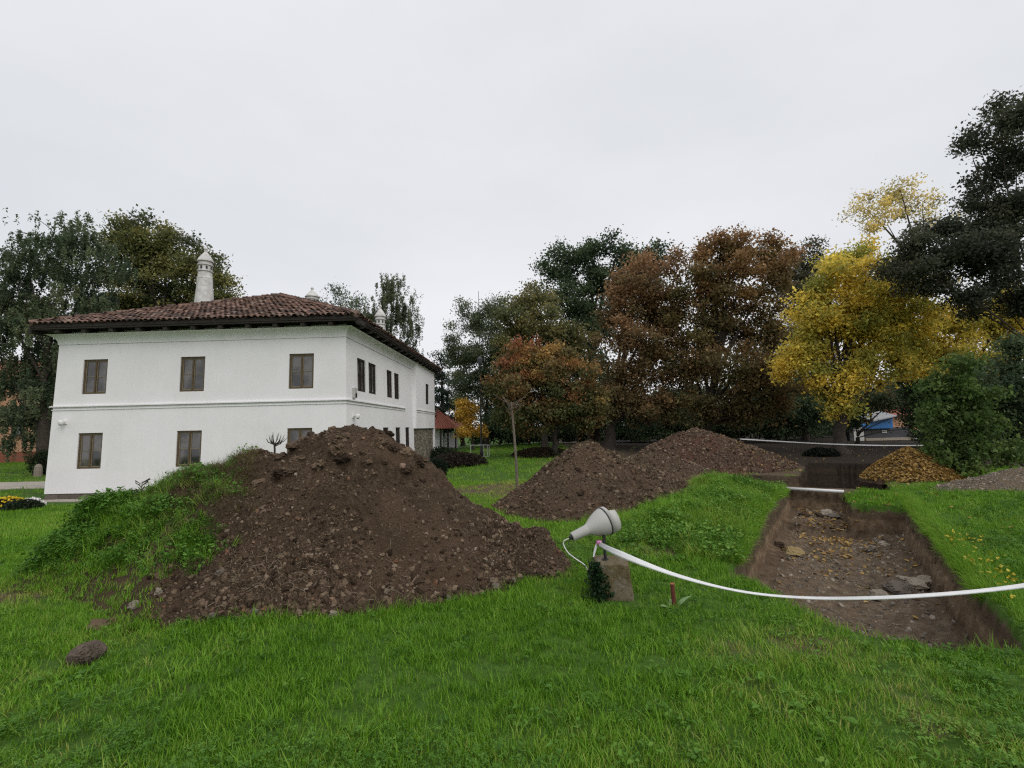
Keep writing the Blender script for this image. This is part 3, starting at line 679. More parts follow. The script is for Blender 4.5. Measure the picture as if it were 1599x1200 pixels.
def heap_points(fn, r, n, x0, x1, y0, y1, hmin=.02, facing=True):
    x = r.uniform(x0, x1, n); y = r.uniform(y0, y1, n); h = fn(x, y); k = h > hmin; x, y, h = x[k], y[k], h[k]
    return np.c_[x, y, land(x, y) + h], h

root_a, oa = heapmesh('spoil_heap', heap_a, -6.2, 1.4, 3.7, 8.6, .026, M['soil'], 'large heap of dug brown soil, weeds growing over one end, beside the white house', 'soil heap')
r = rng_(400)
P, h = heap_points(heap_a, r, 230000, -4.6, 1.1, 3.75, 6.2)
wd = (P[:, 0] / P[:, 1] > -.70 - .1 * h); P, h = P[wd], h[wd]
den = .3 + .7 * ss(.35, .7, vnoise(P[:, 0] * 1.6, P[:, 1] * 1.6 + 2, 401)) ; den *= .55 + .5 * ss(1.4, .2, h); k = r.uniform(size=len(P)) < den; P, h = P[k][:60000], h[k][:60000]
sz = .0028 + .0046 * r.pareto(2.1, len(P)).clip(0, 9) * (.5 + .4 * ss(.9, .05, h))
clods('soil_clods', P - oa, sz, root_a, M['clod'], 402)
Ps, hs = heap_points(heap_a, r, 4000, -3.9, .8, 3.75, 5.9, .03); kk = (Ps[:, 0] / Ps[:, 1] > -.75) & (r.uniform(size=len(Ps)) < ss(1.2, .05, hs) * .9 + .1); Ps = Ps[kk][:170]
for i, p in enumerate(Ps):
    o = link('clod', CLODS[i % 6], root_a); o.location = p - oa; s_ = r.uniform(.014, .034) * (1.5 if i % 11 == 0 else 1); o.scale = (s_, s_, s_); o.rotation_euler = tuple(r.uniform(-.4, .4, 2)) + (r.uniform(0, 6.28),)
for px, py, s_ in ((520, 960, .06), (800, 908, .06), (775, 915, .05), (700, 935, .05), (330, 962, .04), (400, 955, .05), (250, 925, .07), (310, 870, .06), (345, 895, .05), (210, 945, .06)):
    for yy in np.arange(3.9, 6, .02):
        q = dpt(px, py, yy)
        if land(q[0], yy) + heap_a(q[0], yy) >= q[2]: break
    o = link('stone', ROCKS[int(px) % 6], root_a); o.location = q - oa; o.scale = (s_, s_, s_); o.rotation_euler = (0, 0, px)
# overhanging lumps near the crest
for px, py, s_, yy in ((455, 692, .16, 5.85), (430, 735, .13, 5.45), (530, 712, .2, 5.55), (575, 715, .17, 5.6), (500, 718, .14, 5.5), (545, 680, .1, 5.85), (600, 690, .12, 5.8), (625, 700, .1, 5.85), (400, 703, .13, 5.9)):
    q = dpt(px, py, yy); o = link('clod', CLODS[int(px) % 6], root_a); s_ *= .62; o.location = q - oa - np.array([0, -.05, .035]); o.scale = (s_ * 1.3, s_, s_ * .8); o.rotation_euler = (r.uniform(-.2, .2), .1, r.uniform(0, 6))
for i in range(46):
    px = r.uniform(380, 660); yy = r.uniform(5.55, 6.0); q = dpt(px, 700, yy); z_ = float(land(q[0], yy) + heap_a(q[0], yy)); s_ = r.uniform(.03, .085)
    o = link('clod', CLODS[i % 6], root_a); o.location = (q[0] - oa[0], yy - oa[1], z_ - oa[2]); o.scale = (s_ * 1.2, s_, s_ * .85); o.rotation_euler = (r.uniform(-.5, .5), r.uniform(-.5, .5), r.uniform(0, 6))
# roots in the soil
tb = Tubes()
for i in range(60):
    px, py = r.uniform(380, 640), r.uniform(850, 945)
    if i % 3: px, py = r.normal(420, 40), r.normal(905, 22)
    for yy in np.arange(3.9, 6, .03):
        q = dpt(px, py, yy)
        if land(q[0], yy) + heap_a(q[0], yy) >= q[2]: break
    n = 9; a = r.uniform(0, 6.28); ln = r.uniform(.08, .3); t_ = np.linspace(0, 1, n)
    x = q[0] + ln * (t_ - .5) * math.cos(a) + .02 * np.sin(t_ * 9 + a); y = q[1] + ln * .5 * (t_ - .5) * math.sin(a) - .01
    z = land(x, y) + heap_a(x, y) + .012 + .02 * np.sin(t_ * 7 + a)
    tb.add(np.c_[x, y, z] - oa, np.linspace(.0035, .0012, n), 4)
o = tb.build('roots', M['root'], root_a); o['kind'] = 'stuff'
# weeds over the left end of the heap
r = rng_(410); P, h = heap_points(heap_a, r, 26000, -6.2, -2.2, 3.9, 7.0, .03)
px, py = project(P); bnd = 330 - .32 * np.clip(py - 800, 0, 200) + 14 * np.sin(py * .06) + 30 * ss(760, 715, py)
g_ = (px + r.normal(0, 22, len(P)) < bnd) & (py < 905 - .0 * px) & (r.uniform(size=len(P)) < .9 - .75 * ss(845, 900, py))
dryz = (py < 800) & (px > 200 + .6 * np.clip(py - 760, 0, 60)) & (r.uniform(size=len(P)) < .55 + .3 * ss(770, 730, py))
gm = g_ & ~dryz & (r.uniform(size=len(P)) < .25 + .75 * ss(.3, .5, vnoise(P[:, 0] * 2.3, P[:, 1] * 2.3, 415)))
tallm = gm & (r.uniform(size=len(P)) < .35); Pt = P[tallm][:2400]; n = len(Pt)
scatter('heap_grass', Pt - oa, np.c_[r.normal(0, .3, n), r.normal(0, .3, n), r.uniform(0, 6.28, n)], r.uniform(.5, 1.25, n), np.clip(.6 + .3 * fbm(Pt[:, 0], Pt[:, 1], 416, 3) + r.normal(0, .15, n), 0, 1), c_grass_tall, 4, '', '', root_a)
Pg = P[gm & ~tallm][:6500]; n = len(Pg)
scatter('heap_weeds', Pg - oa, np.c_[r.normal(0, .3, n), r.normal(0, .3, n), r.uniform(0, 6.28, n)], r.uniform(.3, 1.0, n) * (.45 + .95 * vnoise(Pg[:, 0] * 2.2, Pg[:, 1] * 2.2, 3)), np.clip(.4 + .3 * fbm(Pg[:, 0], Pg[:, 1], 411, 3) + r.normal(0, .15, n), 0, 1), c_weed, 5, '', '', root_a)
Pd = P[dryz & (px < 400)][:1900]; n = len(Pd)
scatter('dry_grass', Pd - oa, np.c_[r.normal(0, .35, n), r.normal(0, .35, n), r.uniform(0, 6.28, n)], r.uniform(.3, .85, n), r.uniform(0, 1, n), c_dry, 4, '', '', root_a)

r = rng_(412); P, h = heap_points(heap_a, r, 9000, -6.2, -2.4, 3.8, 5.6, .01); k = (P[:, 0] / P[:, 1] < -.72) & (r.uniform(size=len(P)) < ss(.75, .1, h) * (.25 + .75 * ss(.4, .6, vnoise(P[:, 0] * 2, P[:, 1] * 2, 413)))); P = P[k][:2600]; n = len(P)
scatter('toe_grass', P - oa, np.c_[r.normal(0, .25, n), r.normal(0, .25, n), r.uniform(0, 6.28, n)], r.uniform(.7, 1.3, n), np.clip(.5 + r.normal(0, .22, n), 0, 1), c_grass, 5, '', '', root_a)
root_b, ob = heapmesh('spoil_heap', heap_b, -2.0, 6.6, 6.8, 14.2, .05, M['soil'], 'middle brown soil heap with pale stones, behind the floodlight and lush bank', 'soil heap')
r = rng_(420); P, h = heap_points(heap_b, r, 70000, -2, 6.4, 6.9, 12.5); k = r.uniform(size=len(P)) < .25 + .75 * vnoise(P[:, 0], P[:, 1], 421); P = P[k][:22000]
clods('soil_clods', P - ob, .008 + .012 * r.pareto(2.4, len(P)).clip(0, 2.6), root_b, M['clod'], 422)
for i, p in enumerate(P[::200][:44]):
    o = link('clod', CLODS[i % 6], root_b); o.location = p - ob; s_ = r.uniform(.04, .09); o.scale = (s_, s_, s_); o.rotation_euler = (0, 0, i)
Pd = P[(P[:, 2] > .75) & (r.uniform(size=len(P)) < .09)][:420]; n = len(Pd)
scatter('dry_grass', Pd - ob, np.c_[r.normal(0, .5, n), r.normal(0, .5, n), r.uniform(0, 6.28, n)], r.uniform(.2, .6, n), r.uniform(.2, 1, n), c_dry, 4, '', '', root_b)
root_c, oc = heapmesh('spoil_heap', heap_c, 2.6, 12.2, 15, 21.2, .09, M['soil_red'], 'reddish brown soil heap under the chestnut trees', 'soil heap')
r = rng_(430); P, h = heap_points(heap_c, r, 36000, 3, 12, 15.2, 19.6); P = P[:11000]
clods('soil_clods', P - oc, .014 + .022 * r.pareto(2.8, len(P)).clip(0, 2.2), root_c, M['clod'], 432)
n = 700; Pl = P[r.permutation(len(P))[:n]]; Pl = Pl[(Pl[:, 0] > 7.2)] + np.array([0, 0, .03]); n = len(Pl)
scatter('fallen_leaves', Pl - oc, np.c_[r.normal(0, .4, n), r.normal(0, .4, n), r.uniform(0, 6.28, n)], r.uniform(.5, 1., n), r.uniform(0, .7, n), c_leaf, 5, '', '', root_c)
root_l, ol = heapmesh('leaf_heap', heap_leaf, 8.9, 12.1, 11.6, 14.5, .06, M['soil'], 'heap thickly covered with orange yellow fallen leaves beside the green tree', 'leaf heap')
r = rng_(440); P, h = heap_points(heap_leaf, r, 12000, 8.9, 12.1, 11.6, 14.5, .01); P = P[:6000] + np.array([0, 0, .015]); n = len(P)
scatter('fallen_leaves', P - ol, np.c_[r.normal(0, .6, n), r.normal(0, .6, n), r.uniform(0, 6.28, n)], r.uniform(.6, 1.2, n), np.clip(r.normal(.5, .25, n), 0, 1), c_leaf, 5, '', '', root_l)
root_s, os_ = heapmesh('sand_heap', heap_sand, 8.2, 13.6, 9.3, 12.6, .06, M['sand'], 'low heap of pale sandy gravel on the grass past the trench', 'sand heap')
r = rng_(450); P, h = heap_points(heap_sand, r, 9000, 8.2, 13.6, 9.3, 12.4, .01); P = P[:4000]
clods('gravel_stones', P - os_, .008 + .013 * r.pareto(2.6, len(P)).clip(0, 2), root_s, M['stone'], 452)

# loose stones and clods in the lawn and trench
def rock(px, py, s, z, label, cat='stone', meshes=ROCKS, k=0, fl=.8, group=None, name='rock', gz=True, sx=1.0):
    q = gpt(px, py, z); zz = float(ground_z(q[0], q[1])) if gz else z
    o = link(name, meshes[k % 6]); o.location = (q[0], q[1], zz + s * fl * .35); o.scale = (s * sx, s, s * fl); o.rotation_euler = (0, 0, px * .7)
    return tag(o, label, cat, group)
big = rockmesh(340, .8, 4, .0); big.materials.append(soilmat('dry_clod', (.13, .105, .08), (.21, .17, .135), (.3, .25, .2), (.2, .15, .115)))
for v_ in big.vertices:
    c_ = v_.co; v_.co = c_ * (1 + .10 * float(fbm(c_.x * 2.2 + c_.z * 1.3, c_.y * 2.2 - c_.z, 341, 3)))
big.polygons.foreach_set('use_smooth', np.ones(len(big.polygons), bool))
rock(136, 1034, .118, 0, 'big lone brown earth clod on the lawn in front of the heap', 'clod', [big] * 6, 0, 1.1, name='earth_clod')
rock(155, 982, .10, 0, 'dark hollow soil lump in the grass at the foot of the heap', 'clod', CLODS, 1, .75, name='earth_clod')
rock(186, 972, .085, 0, 'rounded grey brown stone beside the dark soil lump at the heap foot', 'stone', CLODS, 2, .8)
rock(800, 908, .05, 0, 'small tan stone at the grassy corner of the large heap', 'stone', ROCKS, 3, .8)
TD = -.62
OCH = ROCKS[1].copy(); OCH.materials.clear(); OCH.materials.append(plain('ochre_stone', (.26, .19, .085), .9, .3, 9, bmp=.5))
rock(1236, 876, .2, TD, 'flat ochre slab lying under the trench side wall', 'stone', [OCH] * 6, 1, .5, name='stone_slab', sx=1.3)
rock(1212, 862, .15, TD, 'dark grey block wedged under the trench side beside the ochre slab', 'stone', CLODS, 2, .9)
for i, (px, py, s_) in enumerate(((1375, 921, .10), (1398, 917, .12), (1425, 915, .12), (1446, 912, .10), (1410, 923, .09))):
    rock(px, py, s_ * 1.5, TD + .1, ('low stone at the open end of the wall footing on the trench floor', 'flat stone second from the open end of the wall footing', 'broad middle stone of the wall footing on the trench floor', 'footing stone butting against the sloping trench wall', 'small stone lying in front of the wall footing stones')[i], 'stone', ROCKS, i, .62, 'wall footing stones on the trench floor', sx=1.25)
rock(1362, 852, .13, TD + .1, 'rounded pale yellowish stone at the foot of the baulk in the trench', 'stone', ROCKS, 4, .7)
rock(1378, 850, .09, TD + .1, 'grey stone cluster piece beside the rounded yellowish stone', 'stone', ROCKS, 5, .8)
rock(1294, 812, .2, -.52, 'squared grey wall stone half buried in the narrow trench end', 'stone', ROCKS, 0, .65, sx=1.3)
rock(1304, 816, .15, -.52, 'smaller squared stone next to the half buried wall stone', 'stone', ROCKS, 2, .7)
rock(1258, 822, .13, -.62, 'brown stone on the dark step across the trench', 'stone', CLODS, 3, .6)
rock(1280, 822, .11, -.62, 'reddish stone at the edge of the dark step among leaves', 'stone', CLODS, 4, .7)
# trench rubble
r = rng_(460); n = 4200; u = r.uniform(4.8, 13.4, n); v = r.uniform(-.85, .95, n); x, y = xy(u, v); d, ins = dig(x, y); k = d > .35
P = np.c_[x, y, land(x, y) - d][k]
o = clods('trench_rubble', P, .006 + .010 * r.pareto(2.4, len(P)).clip(0, 2.6), None, M['stone'], 461); tag(o, 'loose pebbles and rubble strewn over the trench floor', 'rubble', kind='stuff')

# ------------------------------------------------------------------ the house
house = empty('white_house', (HX, HY, 0), HYAW)
tag(house, 'white two-storey old house with brown tiled hip roof and round white chimneys', 'house')
TB = math.tan(R(1.23))
def bat(z): return (z - ZC) * TB
def front(u, z, dep): return (-u if 0 < u < HW else (-bat(z) if u <= 0 else -HW + bat(z)), bat(z) + dep, z)
EX0, EX1, EXO = 8.85, HD, .16
def right(u, z, dep): return (-bat(z) - dep, u if u > 0 else bat(z), z)
def right_ext(u, z, dep): return (EXO - dep, u, z)
def wall(name, fn, u0, u1, z0, z1, holes, mat, deep=.17):
    us_ = sorted({u0, u1, *[h[0] for h in holes], *[h[1] for h in holes], *np.arange(u0 + .8, u1 - .1, .8)}); zs_ = sorted({z0, z1, *[h[2] for h in holes], *[h[3] for h in holes]})
    V = {}; L_ = []; Fc = []
    def vi(u, z, d):
        k = (round(u, 4), round(z, 4), d)
        if k not in V: V[k] = len(L_); L_.append(fn(u, z, d))
        return V[k]
    for a, b in zip(us_, us_[1:]):
        for c, d in zip(zs_, zs_[1:]):
            mu, mz = (a + b) / 2, (c + d) / 2
            if any(h[0] < mu < h[1] and h[2] < mz < h[3] for h in holes): continue
            Fc.append((vi(a, c, 0), vi(b, c, 0), vi(b, d, 0), vi(a, d, 0)))
    for h in holes:
        q = [(h[0], h[2]), (h[1], h[2]), (h[1], h[3]), (h[0], h[3])]
        for i in range(4):
            a, b = q[i], q[(i + 1) % 4]
            Fc.append((vi(*a, 0), vi(*a, deep), vi(*b, deep), vi(*b, 0)))
    return mesh(name, np.array(L_), Fc, mat, house)
U1, U2, L1, L2 = 4.109, 3.002, 1.776, .666
FW = [(7.692, 8.484, U2, U1), (4.531, 5.327, U2, U1), (1.049, 1.837, U2, U1), (7.693, 8.479, L2, L1), (4.53, 5.325, L2, L1), (1.052, 1.836, L2, L1)]
def u_on_right(px, z):
    best = None
    for u in np.arange(.2, 14, .01):
        x, y = house_to_world(0 if u < EX0 else EXO, u); q = project([[x, y, z]])[0][0]
        if best is None or abs(q - px) < best[0]: best = (abs(q - px), u)
    return float(best[1])
RW = [(u_on_right(a, 3.5), u_on_right(b, 3.5), U2 - .03, U1 - .02) for a, b in ((559.1, 572.1), (576.6, 588.4), (605, 613.4), (616.5, 624.2))] + \
     [(u_on_right(a, 1.3), u_on_right(b, 1.3), L2, L1 - .02) for a, b in ((561.2, 573.1), (597.5, 606.2), (617.2, 624.6), (632.5, 638.8))]
RE = [(u_on_right(664.8, 3.5), u_on_right(669.7, 3.5), U2, U1)]
wall('wall', front, 0, HW, ZB, ZT, FW, M['plaster'])
wall('wall', right, 0, EX0 + .02, ZB, ZT, RW, M['plaster'])
wall('wall', right_ext, EX0, EX1, 1.78, ZT, RE, M['plaster'])
b = MB(); b.box((-HW + .3, HD - .15, ZB), (EXO, HD, ZT)); b.build('wall', M['plaster'], house)
b = MB(); b.box((-HW + .02, .2, -.5), (-HW + .22, HD - .15, ZT)); b.build('wall', M['plaster'], house)
b = MB(); b.box((-.04, EX0 - .05, 1.70), (EXO, EX0, ZT)); b.box((-.04, EX0, 1.70), (EXO, HD - .15, 1.78)); b.build('wall_corner', M['plaster'], house)
b = MB(); b.box((-.30, EX0 + .05, -.5), (.06, HD - .18, 1.70)); b.build('stone_wall', M['rubble'], house)
b = MB(); b.box((-HW + .25, .5, -.3), (-.5, HD - .3, -.1)); b.box((-HW + .25, .5, 2.45), (-.5, HD - .3, 2.55)); b.build('floor_slab', M['wood_dark'], house)
def window(fn, u0, u1, z0, z1, mat, side):
    """frame, two sashes and four panes set into an opening"""
    w = u1 - u0; d0 = .035; fr = .055; th = .07
    def bar(mb, a, b_, c, d, e, f):
        v = [fn(x, z, dd) for dd in (e, f) for x, z in ((a, c), (b_, c), (b_, d), (a, d))]
        mb.add(v, [(0, 1, 2, 3), (7, 6, 5, 4), (0, 4, 5, 1), (1, 5, 6, 2), (2, 6, 7, 3), (3, 7, 4, 0)])
    m_ = MB(); bar(m_, u0, u1, z0, z0 + fr, d0, d0 + th); bar(m_, u0, u1, z1 - fr, z1, d0, d0 + th)
    bar(m_, u0, u0 + fr, z0 + fr, z1 - fr, d0, d0 + th); bar(m_, u1 - fr, u1, z0 + fr, z1 - fr, d0, d0 + th)
    um = (u0 + u1) / 2; bar(m_, um - .022, um + .022, z0 + fr, z1 - fr, d0 - .012, d0 + th * .8)
    win = m_.build('window', mat, house)
    zm = z0 + (z1 - z0) * .5; sb = .024
    for a, c in ((u0 + fr, um - .022), (um + .022, u1 - fr)):
        s_ = MB(); za, zb_ = z0 + fr, z1 - fr; e = d0 + .018; f = d0 + .05
        bar(s_, a, c, za, za + sb, e, f); bar(s_, a, c, zb_ - sb, zb_, e, f); bar(s_, a, a + sb, za + sb, zb_ - sb, e, f); bar(s_, c - sb, c, za + sb, zb_ - sb, e, f)
        bar(s_, a + sb, c - sb, zm - .011, zm + .011, e + .004, f - .004)
        s_.build('sash', mat if side else M['sash'], win)
        for p, q in ((za + sb, zm - .011), (zm + .011, zb_ - sb)):
            g_ = MB(); g_.add([fn(x, z, e + .02) for x, z in ((a + sb, p), (c - sb, p), (c - sb, q), (a + sb, q))], [(0, 1, 2, 3)]); g_.build('pane', M['pane'], win)
    return win
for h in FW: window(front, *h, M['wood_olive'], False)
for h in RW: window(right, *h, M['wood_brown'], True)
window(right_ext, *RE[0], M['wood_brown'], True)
# string course: upper bead, flat band, lower bead
def course(z, h, out, u0, u1, fn, name='string_course'):
    m_ = MB(); v = [fn(u, zz, d) for u in (u0, u1) for zz, d in ((z, .03), (z, -out), (z + h, -out), (z + h, .03))]
    m_.add(v, [(0, 1, 2, 3), (7, 6, 5, 4), (1, 5, 6, 2), (2, 6, 7, 3), (0, 4, 5, 1)]); return m_.build(name, M['plaster'], house)
def fullfront(u, z, d): return (-u, bat(z) + d, z)
def fullright(u, z, d): return (-bat(z) - d, u, z)
course(ZC, .035, .065, -.065, HW + .065, fullfront); course(ZC - .10, .02, .025, -.025, HW + .025, fullfront)
course(ZC, .035, .065, .0, 7.25, fullright); course(ZC - .10, .02, .025, .0, 7.15, fullright)
course(ZC, .035, .04, EX0, HD, right_ext); course(ZC - .10, .02, .022, EX0, HD, right_ext)
# plaster cove under the eaves
def cove(fn, u0, u1):
    m_ = MB(); n = 6; v = []
    for k in range(n + 1):
        a = k / n * math.pi / 2; z = ZT - .42 + .30 * math.sin(a); d = -.02 - .26 * (1 - math.cos(a))
        v += [fn(u0, z, d), fn(u1, z, d)]
    m_.add(v, [(2 * k, 2 * k + 1, 2 * k + 3, 2 * k + 2) for k in range(n)]); return m_.build('eaves_cove', M['plaster'], house, True)
cove(lambda u, z, d: (-u if u > .5 else -bat(z) - d, bat(z) + d, z) if u < HW - .5 else (-HW + bat(z) + d, bat(z) + d, z), 0, HW)
cove(lambda u, z, d: (-bat(z) - d, u if u > .5 else bat(z) + d, z), 0, HD)
# plinth stones and apron
r = rng_(500); x = .0
pl = MB(); pl.box((-HW - .02, -.02, -.62), (-.0, .25, ZB)); plo = pl.build('plinth', M['stone'], house)
while x < HW - .1:
    w = r.uniform(.22, .6); w = min(w, HW - x)
    o = MB().box((-HW + x + .008, -.075 - r.uniform(0, .03), -.55), (-HW + x + w - .008, -.02, ZB - .012 - r.uniform(0, .05))).build('stone', M['stone'], plo); x += w
# roof
OV, ZE = .46, 5.17
AP = (-HW / 2 + .1, HW / 2); ZR = 7.32; SLOPE = (ZR - ZE) / (HW / 2 + OV)
def roofz(dist): return ZE + SLOPE * dist
c00 = (-HW - OV, -OV, ZE); c10 = (OV, -OV, ZE); c11 = (OV, HD + OV, ZE); c01 = (-HW - OV, HD + OV, ZE); a0 = (AP[0], AP[1], ZR); a1 = (AP[0], HD - AP[1], ZR)
rv = [c00, c10, c11, c01, a0, a1]; lo = [(x_, y_, z_ - .10) for x_, y_, z_ in rv]
roof = mesh('roof', np.array(rv + lo), [(0, 1, 4), (1, 2, 5, 4), (2, 3, 5), (3, 0, 4, 5), (7, 6, 10), (8, 7, 10, 11), (9, 8, 11), (6, 9, 11, 10), (0, 6, 7, 1), (1, 7, 8, 2), (2, 8, 9, 3), (3, 9, 6, 0)], M['wood_dark'], house)
m_ = MB(); m_.box((-HW - OV + .02, -OV + .02, ZE - .15), (OV - .02, -OV + .06, ZE - .1)); m_.box((OV - .06, -OV + .06, ZE - .15), (OV - .03, HD + OV - .1, ZE - .1)); m_.box((-HW - OV + .02, -OV + .06, ZE - .15), (-HW - OV + .06, HD + OV - .1, ZE - .1)); m_.build('eaves_board', M['wood_dark'], roof)
m_ = MB(); m_.box((-HW - OV + .1, -OV + .1, ZE - .125), (OV - .1, .6, ZE - .105)); m_.box((-.6, .6, ZE - .125), (OV - .1, HD + OV - .1, ZE - .105)); m_.build('soffit', M['wood_dark'], roof)
for k in range(13):
    x_ = -HW - .5 + k * (HW + 1.0) / 12; MB().box((x_ - .07, -OV + .065, ZE - .25), (x_ + .06, .1, ZE - .125)).build('rafter', M['wood_dark'], roof)
for k in range(18):
    y_ = .35 + k * .82; MB().box((-.1, y_ - .06, ZE - .24), (OV - .065, y_ + .06, ZE - .125)).build('rafter', M['wood_dark'], roof)
def tilegeo(r0=.083, r1=.07, ln=.40, n=6):
    v = []; 
    for yy, rr, zz in ((0, r0, .035), (ln, r1, 0)):
        for th in (0, .016):
            for k in range(n + 1):
                a = math.pi * k / n; v.append((-(rr - th) * math.cos(a), yy, (rr - th) * math.sin(a) * .8 + zz))
    m = n + 1; f = [(k, k + 1, 2 * m + k + 1, 2 * m + k) for k in range(n)] + [(m + k, k, k + 1, m + k + 1)[::-1] for k in range(n)]
    return np.array(v), f
TV, TF = tilegeo(); tme = bpy.data.meshes.new('roof_tile'); tme.from_pydata([tuple(p) for p in TV], [], TF); tme.update(); tme.materials.append(M['tile'])
r = rng_(510); tiles = []
ang = math.atan(SLOPE); co, si = math.cos(ang), math.sin(ang)
def face_tiles(origin, e, n_, length, full):
    """origin eave corner, e along the eave, n_ up the slope in plan"""
    run = HW / 2 + OV; rows = int(run / co / .3)
    for j in range(rows):
        s_ = j * .3 * co - .07; cols = int(length / .175)
        for i in range(cols):
            t_ = (i + .5) * length / cols
            if t_ < s_ + .05 or t_ > length - s_ - .05: continue
            p = np.array(origin) + np.array(e) * (t_ + r.normal(0, .008)) + np.array(n_) * (s_ + r.normal(0, .012))
            p[2] = ZE + SLOPE * s_ + .012 + r.normal(0, .006)
            Rm = np.array([np.array(e), np.array([n_[0] * co, n_[1] * co, si]), np.cross(np.array(e), np.array([n_[0] * co, n_[1] * co, si]))]).T
            a = r.normal(0, .03); Rz = np.array([[math.cos(a), -math.sin(a), 0], [math.sin(a), math.cos(a), 0], [0, 0, 1]])
            tiles.append((p, Rm @ Rz, j, full))
face_tiles((c00[0], c00[1], 0), (1., 0, 0), (0, 1., 0), HW + 2 * OV, 0)
nf = len(tiles)
face_tiles((c10[0], c10[1], 0), (0, 1., 0), (-1., 0, 0), HD + 2 * OV, 1)
face_tiles((c01[0], c01[1], 0), (0, -1., 0), (1., 0, 0), HD + 2 * OV, 2)
order = sorted(range(nf), key=lambda i: tiles[i][2]); single = set(order[:240]) | set([i for i in range(nf, len(tiles)) if tiles[i][3] == 1 and tiles[i][2] == 0][:60])
VV_ = []; FF_ = []
for i, (p, Rm, j, w) in enumerate(tiles):
    if i in single:
        o = link('roof_tile', tme, roof); o.matrix_local = Matrix([[*Rm[0], p[0]], [*Rm[1], p[1]], [*Rm[2], p[2]], [0, 0, 0, 1]])
    else:
        k = len(VV_) * len(TV); VV_.append(TV @ Rm.T + p); FF_ += [tuple(a + k for a in f) for f in TF]
o = mesh('roof_tiles', np.concatenate(VV_), np.array(FF_), M['tile'], roof); o['kind'] = 'stuff'
m_ = MB()
for A, B in ((c00, a0), (c10, a0), (a0, a1), (c11, a1), (c01, a1)):
    A, B = np.array(A), np.array(B); n = int(np.linalg.norm(B - A) / .36)
    for k in range(n):
        p = A + (B - A) * (k / n); q = A + (B - A) * ((k + 1.15) / n); m_.tube([p + [0, 0, .045 + r.normal(0, .008)], q + [0, 0, .02]], [.12, .10], 8)
o = m_.build('ridge_tiles', M['tile'], roof); o['kind'] = 'stuff'
# chimneys
def chimney(lx, ly, z0, H, w=1.0):
    m_ = MB(); pr = [(.46, -.5), (.44, 0), (.36, .42 * H), (.345, .60 * H), (.355, .605 * H), (.355, .62 * H), (.33, .625 * H), (.31, .76 * H), (.36, .765 * H), (.36, .785 * H), (.305, .79 * H), (.30, .90 * H), (.35, .905 * H), (.35, .925 * H), (.31, .93 * H), (.31, .985 * H), (.38, .99 * H), (.38, 1.01 * H)]
    m_.lathe([(a * w, z) for a, z in pr], 14); o = m_.build('chimney', M['plaster_old'], house); o.location = (lx, ly, z0)
    c = MB(); c.lathe([(.36 * w, 1.01 * H), (.33 * w, 1.05 * H), (.22 * w, 1.13 * H), (.10 * w, 1.20 * H), (.06 * w, 1.22 * H), (.06 * w, 1.26 * H), (.09 * w, 1.28 * H), (.07 * w, 1.32 * H), (.01, 1.35 * H)], 14).build('cap', M['plaster_old'], o)
    for k in range(8):
        a = k * math.pi / 4 - math.pi / 2; rr = .302 * w; d = MB(); M4 = Matrix.Rotation(a, 4, 'Z') @ Matrix.Translation((rr, 0, .845 * H))
        d.box((-.012, -.042 * w, -.035 * H), (.008, .042 * w, .035 * H)); d.v = [tuple(M4 @ Vector(p)) for p in d.v]; d.build('vent_opening', M['black'], o)
    return o
def on_front(px, py):
    d = ray(px, py); c, s = math.cos(HYAW), math.sin(HYAW)
    for t_ in np.arange(10, 40, .01):
        p = CAMP + d * t_; lx, ly = world_to_house(p[0], p[1])
        if p[2] < ZE + SLOPE * (ly + OV) and ly > -OV: return lx, ly, p[2]
lx, ly, zz = on_front(312, 474); chimney(lx, ly + .25, zz - .05, 1.8, .8)
def at_house(px, y): 
    p = dpt(px, 500, y); return world_to_house(p[0], p[1])
lx, ly = at_house(487, 22.5); chimney(lx, ly, 6.6, 1.42, .86)
lx, ly = at_house(594, 27.5); chimney(lx, ly, 6.1, 2.08, .9)
# things on the walls
def seccam(lx, ly, z, rz, label):
    x_, y_ = house_to_world(lx, ly); e_ = empty('security_camera', (x_, y_, z), rz + HYAW); tag(e_, label, 'camera', 'white cameras on the house')
    MB().box((-.06, -.02, -.06), (.06, .01, .06)).build('mount', M['white_plastic'], e_)
    MB().tube([(0, -.02, 0), (0, -.1, .0)], [.025, .025], 8).build('arm', M['white_plastic'], e_)
    MB().lathe([(.005, -.10), (.05, -.085), (.07, -.05), (.075, 0), (.075, .05), (.05, .06)], 14, Matrix.Translation((0, -.14, 0))).build('housing', M['white_plastic'], e_, True)
    MB().lathe([(.002, -.105), (.035, -.098), (.052, -.082)], 12, Matrix.Translation((0, -.145, 0)), False).build('lens', M['black'], e_)
seccam(-8.93, bat(2.15) - .01, 2.13, 0, 'white dome camera beside the outer lower window of the front wall')
seccam(.02, .55, 2.13, R(90), 'white dome camera low on the wall by the house corner')
x_, y_ = house_to_world(.03, .62); e_ = empty('alarm_box', (x_, y_, 2.86), HYAW); tag(e_, 'small pale grey alarm box on the wall above the string course', 'box')
MB().box((-.05, -.11, -.15), (.05, .11, .17)).build('case', M['lamp_grey'], e_); MB().box((.05, -.04, -.13), (.06, .1, .0)).build('grille', M['black'], e_)

